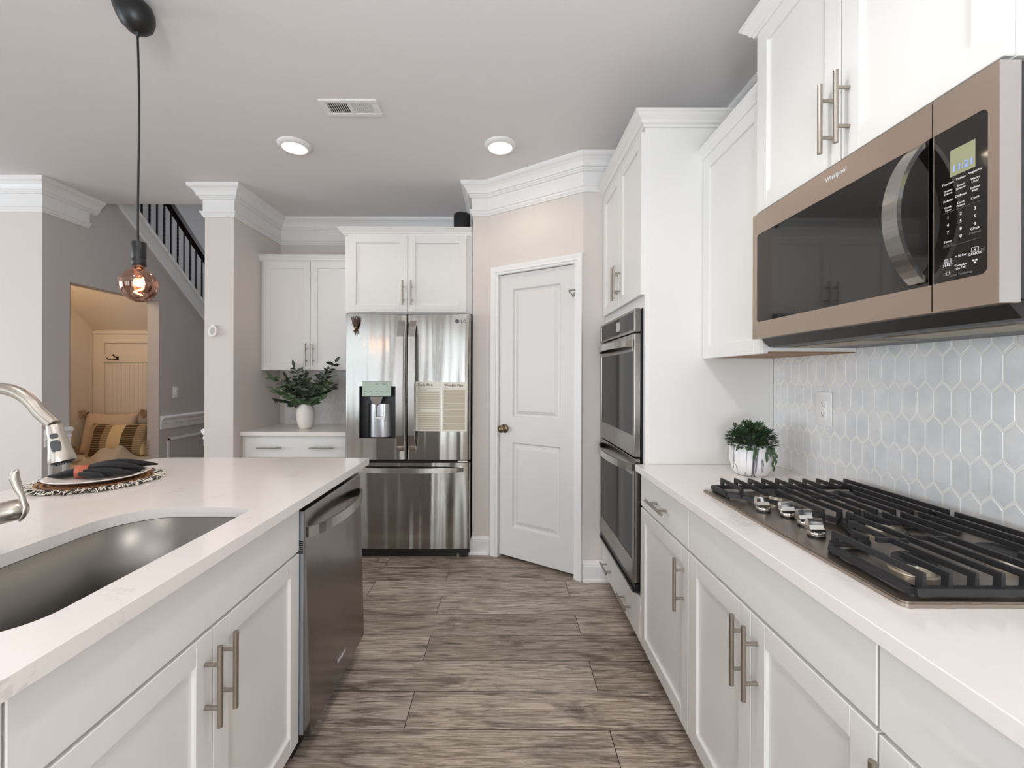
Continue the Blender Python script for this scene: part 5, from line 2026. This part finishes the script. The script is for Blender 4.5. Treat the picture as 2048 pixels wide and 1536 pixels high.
b = MB()
b.prism([(SY0, rail_z(SY0)), (SY1, rail_z(SY1)), (SY1, rail_z(SY1) + 0.062), (SY0, rail_z(SY0) + 0.062)], XBAL - 0.030, XBAL + 0.030, 'x')
b.prism([(SY0, rail_z(SY0) + 0.062), (SY1, rail_z(SY1) + 0.062), (SY1, rail_z(SY1) + 0.078), (SY0, rail_z(SY0) + 0.078)], XBAL - 0.022, XBAL + 0.022, 'x')
b.build('handrail', M['rail'], sr)
for i in range(-4, 17):
    y = 4.077 + i * 0.0905
    if y < SY0 + 0.02:
        continue
    zb, zt = ZS(y) + 0.182, rail_z(y) + 0.01
    b = MB()
    b.box(XBAL - 0.0065, XBAL + 0.0065, y - 0.0065, y + 0.0065, zb, zt)
    if i % 2:
        zm = (zb + zt) / 2
        b.tube([(XBAL, y, zm - 0.10 + 0.20 * k / 16) for k in range(17)], [0.0075 + 0.0035 * abs(math.sin(k * PI / 3.2)) for k in range(17)], 8)
    b.build('baluster', M['black'], sr)
# treads behind the skirt board
for i in range(9):
    y = 3.70 + i * 0.28
    zt = ZS(y) + 0.10
    if zt > 0.2:
        MB().box(-4.35, XL - t - 0.031, y, y + 0.29, zt - 0.035, zt).build('tread', M['rail'], sr)

# ================================================================== reading nook under the stairs
nb = thing('bench', 'built-in bench seat inside the nook under the stairs', 'bench', (-3.9, 3.95, 0))
MB().box(-4.279, XL - t + 0.06, 3.356, 4.215, 0.49, 0.53, 0.004).build('seat', M['bench'], nb)
b = MB()
b.box(-4.279, XL - t + 0.03, 3.356, 3.385, 0.0, 0.49)
b.box(-4.279, XL - t + 0.03, 4.186, 4.215, 0.0, 0.49)
b.box(-4.279, XL - t + 0.03, 3.77, 3.80, 0.0, 0.49)
b.box(-4.279, XL - t - 0.01, 4.215, 4.499, 0.49, 0.53)
b.build('frame', M['bench'], nb)
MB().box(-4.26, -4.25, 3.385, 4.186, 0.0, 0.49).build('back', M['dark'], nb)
wp = thing('wainscot_panel', 'tall beige beadboard panel with a cap on the end wall of the nook', 'panel', (-3.9, 4.5, 0.53))
b = MB()
X0, X1, YN = -4.276, XL - t - 0.003, 4.499
b.box(X0, X1, YN - 0.008, YN, 0.53, 1.74)
for (a, c, e, f) in ((X0, X0 + 0.11, 0.53, 1.75), (X0 + 0.11, X1, 1.655, 1.75), (X0 + 0.11, X1, 1.455, 1.535), (X0 + 0.11, X1, 0.53, 0.62)):
    b.box(a, c, YN - 0.024, YN - 0.008, e, f, 0.003)
for i in range(14):
    x = X0 + 0.15 + i * 0.045
    if x < X1 - 0.02:
        b.box(x, x + 0.039, YN - 0.012, YN - 0.008, 0.62, 1.455, 0.003)
b.build('board', M['tan'], wp)
MB().box(X0 - 0.0, X1, YN - 0.04, YN, 1.75, 1.775, 0.004).build('cap', M['tan'], wp)
t_ = thing('coat_hook', 'small dark metal hook on the nook panel', 'hook', (-4.02, 4.47, 1.49))
b = MB()
b.lathe([(0.0, 0), (0.012, 0)], (-4.02, 4.47, 1.49), 12)
b.box(-4.032, -4.008, 4.468, 4.4745, 1.475, 1.515, 0.003)
b.tube([(-4.02, 4.468, 1.50), (-4.02, 4.44, 1.51), (-4.022, 4.425, 1.525)], 0.006, 8)
b.tube([(-4.02, 4.468, 1.49), (-4.04, 4.43, 1.475), (-4.075, 4.42, 1.485), (-4.085, 4.42, 1.50)], 0.005, 8)
b.ell((-4.022, 4.425, 1.527), 0.011, 0.011, 0.009, 10, 8)
b.build('hook', mat('oiled_bronze', (72, 44, 28), 0.4, 0.6), t_)


def cushion(F, w_, h, th, material, name, parent, n=18):
    """pillow: local x across, y thickness, z up from its bottom edge"""
    b = MB(F)
    vs, fs = [], []
    for sg in (-1, 1):
        for j in range(n + 1):
            for i in range(n + 1):
                u, v = i / n * 2 - 1, j / n * 2 - 1
                e = (1 - u * u) * (1 - v * v)
                pin = 1 - 0.10 * (1 - (u * u * v * v)) * max(abs(u), abs(v)) ** 4
                vs.append((u * w_ / 2 * pin, sg * th / 2 * e ** 0.42, h / 2 + v * h / 2 * pin))
    k = (n + 1) ** 2
    for s_ in (0, 1):
        for j in range(n):
            for i in range(n):
                a = s_ * k + j * (n + 1) + i
                fs.append((a, a + 1, a + n + 2, a + n + 1))
    b.add(vs, fs, True)
    o = b.build(name, material, parent)
    # weld the rim
    bm = bmesh.new()
    bm.from_mesh(o.data)
    bmesh.ops.remove_doubles(bm, verts=bm.verts, dist=0.0008)
    bmesh.ops.recalc_face_normals(bm, faces=bm.faces)
    bm.to_mesh(o.data)
    bm.free()
    return o


# linen cushion with tassels
t_ = thing('throw_pillow', 'large beige linen cushion with tassels at its corners in the nook', 'cushion', (-3.98, 4.30, 0.53), 'cushions on the nook bench')
FC = Matrix.Translation((-3.985, 4.30, 0.535)) @ Matrix.Rotation(math.radians(6), 4, 'Z') @ Matrix.Rotation(math.radians(-14), 4, 'X')
cushion(FC, 0.50, 0.42, 0.17, M['fabric'], 'cover', t_)
random.seed(8)
for (sx, sz) in ((-1, 1), (1, 1), (-1, 0), (1, 0)):
    b = MB(FC)
    cx_, cz_ = sx * 0.255, 0.405 if sz else 0.045
    for i in range(46):
        d = Vector((sx * random.uniform(0.1, 1.0), random.uniform(-.7, .5), random.uniform(-0.7, 0.8)))
        d.normalize()
        p = Vector((cx_, 0, cz_))
        b.tube([p, p + d * 0.03 + Vector((0, 0, 0.006)), p + d * 0.058 + Vector((0, 0, -0.010))], 0.0038, 5)
    b.build('tassel', M['fabric_d'], t_)
t_ = thing('throw_pillow', 'striped brown and cream woven cushion in front of the linen cushion', 'cushion', (-3.74, 4.16, 0.53), 'cushions on the nook bench')
FC = Matrix.Translation((-3.735, 4.135, 0.535)) @ Matrix.Rotation(math.radians(10), 4, 'Z') @ Matrix.Rotation(math.radians(-18), 4, 'X')
cushion(FC, 0.50, 0.33, 0.14, M['stripe'], 'cover', t_)
b = MB(FC)
for sx in (-1, 1):
    for i in range(40):
        z = 0.012 + 0.305 * i / 39
        b.tube([(sx * 0.236, 0, z), (sx * (0.262 + random.uniform(0, .012)), random.uniform(-.012, .012), z + random.uniform(-.01, .006))], 0.0022, 5)
b.build('edge_fringe', M['fabric_d'], t_)
# knitted throw heaped on the bench
t_ = thing('throw_blanket', 'heaped beige knitted throw on the nook bench beside the striped cushion', 'blanket', (-3.62, 3.98, 0.53))
b = MB()
vs, fs = [], []
nu, nv = 26, 22
for j in range(nv + 1):
    for i in range(nu + 1):
        u, v = i / nu, j / nv
        x = -3.80 + 0.345 * u
        y = 3.78 + 0.34 * v
        hgt = (math.sin(PI * min(1, u * 1.02)) ** 0.6) * (math.sin(PI * min(1, v)) ** 0.7) * (0.06 + 0.11 * u)
        hgt *= 1 + 0.16 * math.sin(14 * u + 6 * v) + 0.10 * math.sin(9 * v - 5 * u)
        vs.append((x, y, 0.5305 + max(0.0, hgt)))
k = (nu + 1) * (nv + 1)
vs += [(p[0], p[1], 0.5302) for p in vs]
for j in range(nv):
    for i in range(nu):
        a = j * (nu + 1) + i
        fs.append((a, a + 1, a + nu + 2, a + nu + 1))
        fs.append((k + a, k + a + nu + 1, k + a + nu + 2, k + a + 1))
b.add(vs, fs, True)
b.build('knit', M['throw'], t_)
b = MB()
for i in range(60):
    u = random.random()
    x, y = -3.99 + 0.26 * u, 3.86 + random.uniform(-0.03, 0.05)
    b.tube([(x, y, 0.534), (x - 0.02 + random.uniform(-.02, .02), y - 0.02, 0.55 + random.uniform(0, .02)), (x - 0.03 + random.uniform(-.03, .03), y - 0.05, 0.535)], 0.0032, 5)
b.build('fringe', M['fabric_d'], t_)

# ------------------------------------------------------------------ curtains added behind the camera to streak the refrigerator reflections
for i, (x0, x1, cl) in enumerate(((-5.75, -5.3, 0), (-2.2, -1.95, 1), (-1.8, -1.55, 0), (0.45, 0.72, 1))):
    if 'cur0' not in M:
        M['cur0'] = mat('curtain_taupe', (150, 120, 96), 0.9)
        M['cur1'] = mat('curtain_rust', (168, 110, 80), 0.9)
    poly = []
    nn_ = 60
    for k in range(nn_ + 1):
        u = k / nn_
        poly.append((x0 + (x1 - x0) * u, REAR + 0.09 + 0.022 * math.sin(u * (x1 - x0) * 60)))
    poly += [(p[0], p[1] + 0.008) for p in poly[::-1]]
    struct(MB().prism(poly, 0.02, 2.55, smooth=False).build('trim_%d' % (20 + i), M['cur%d' % cl]), 'curtain added behind the camera for refrigerator reflections', 'curtain')
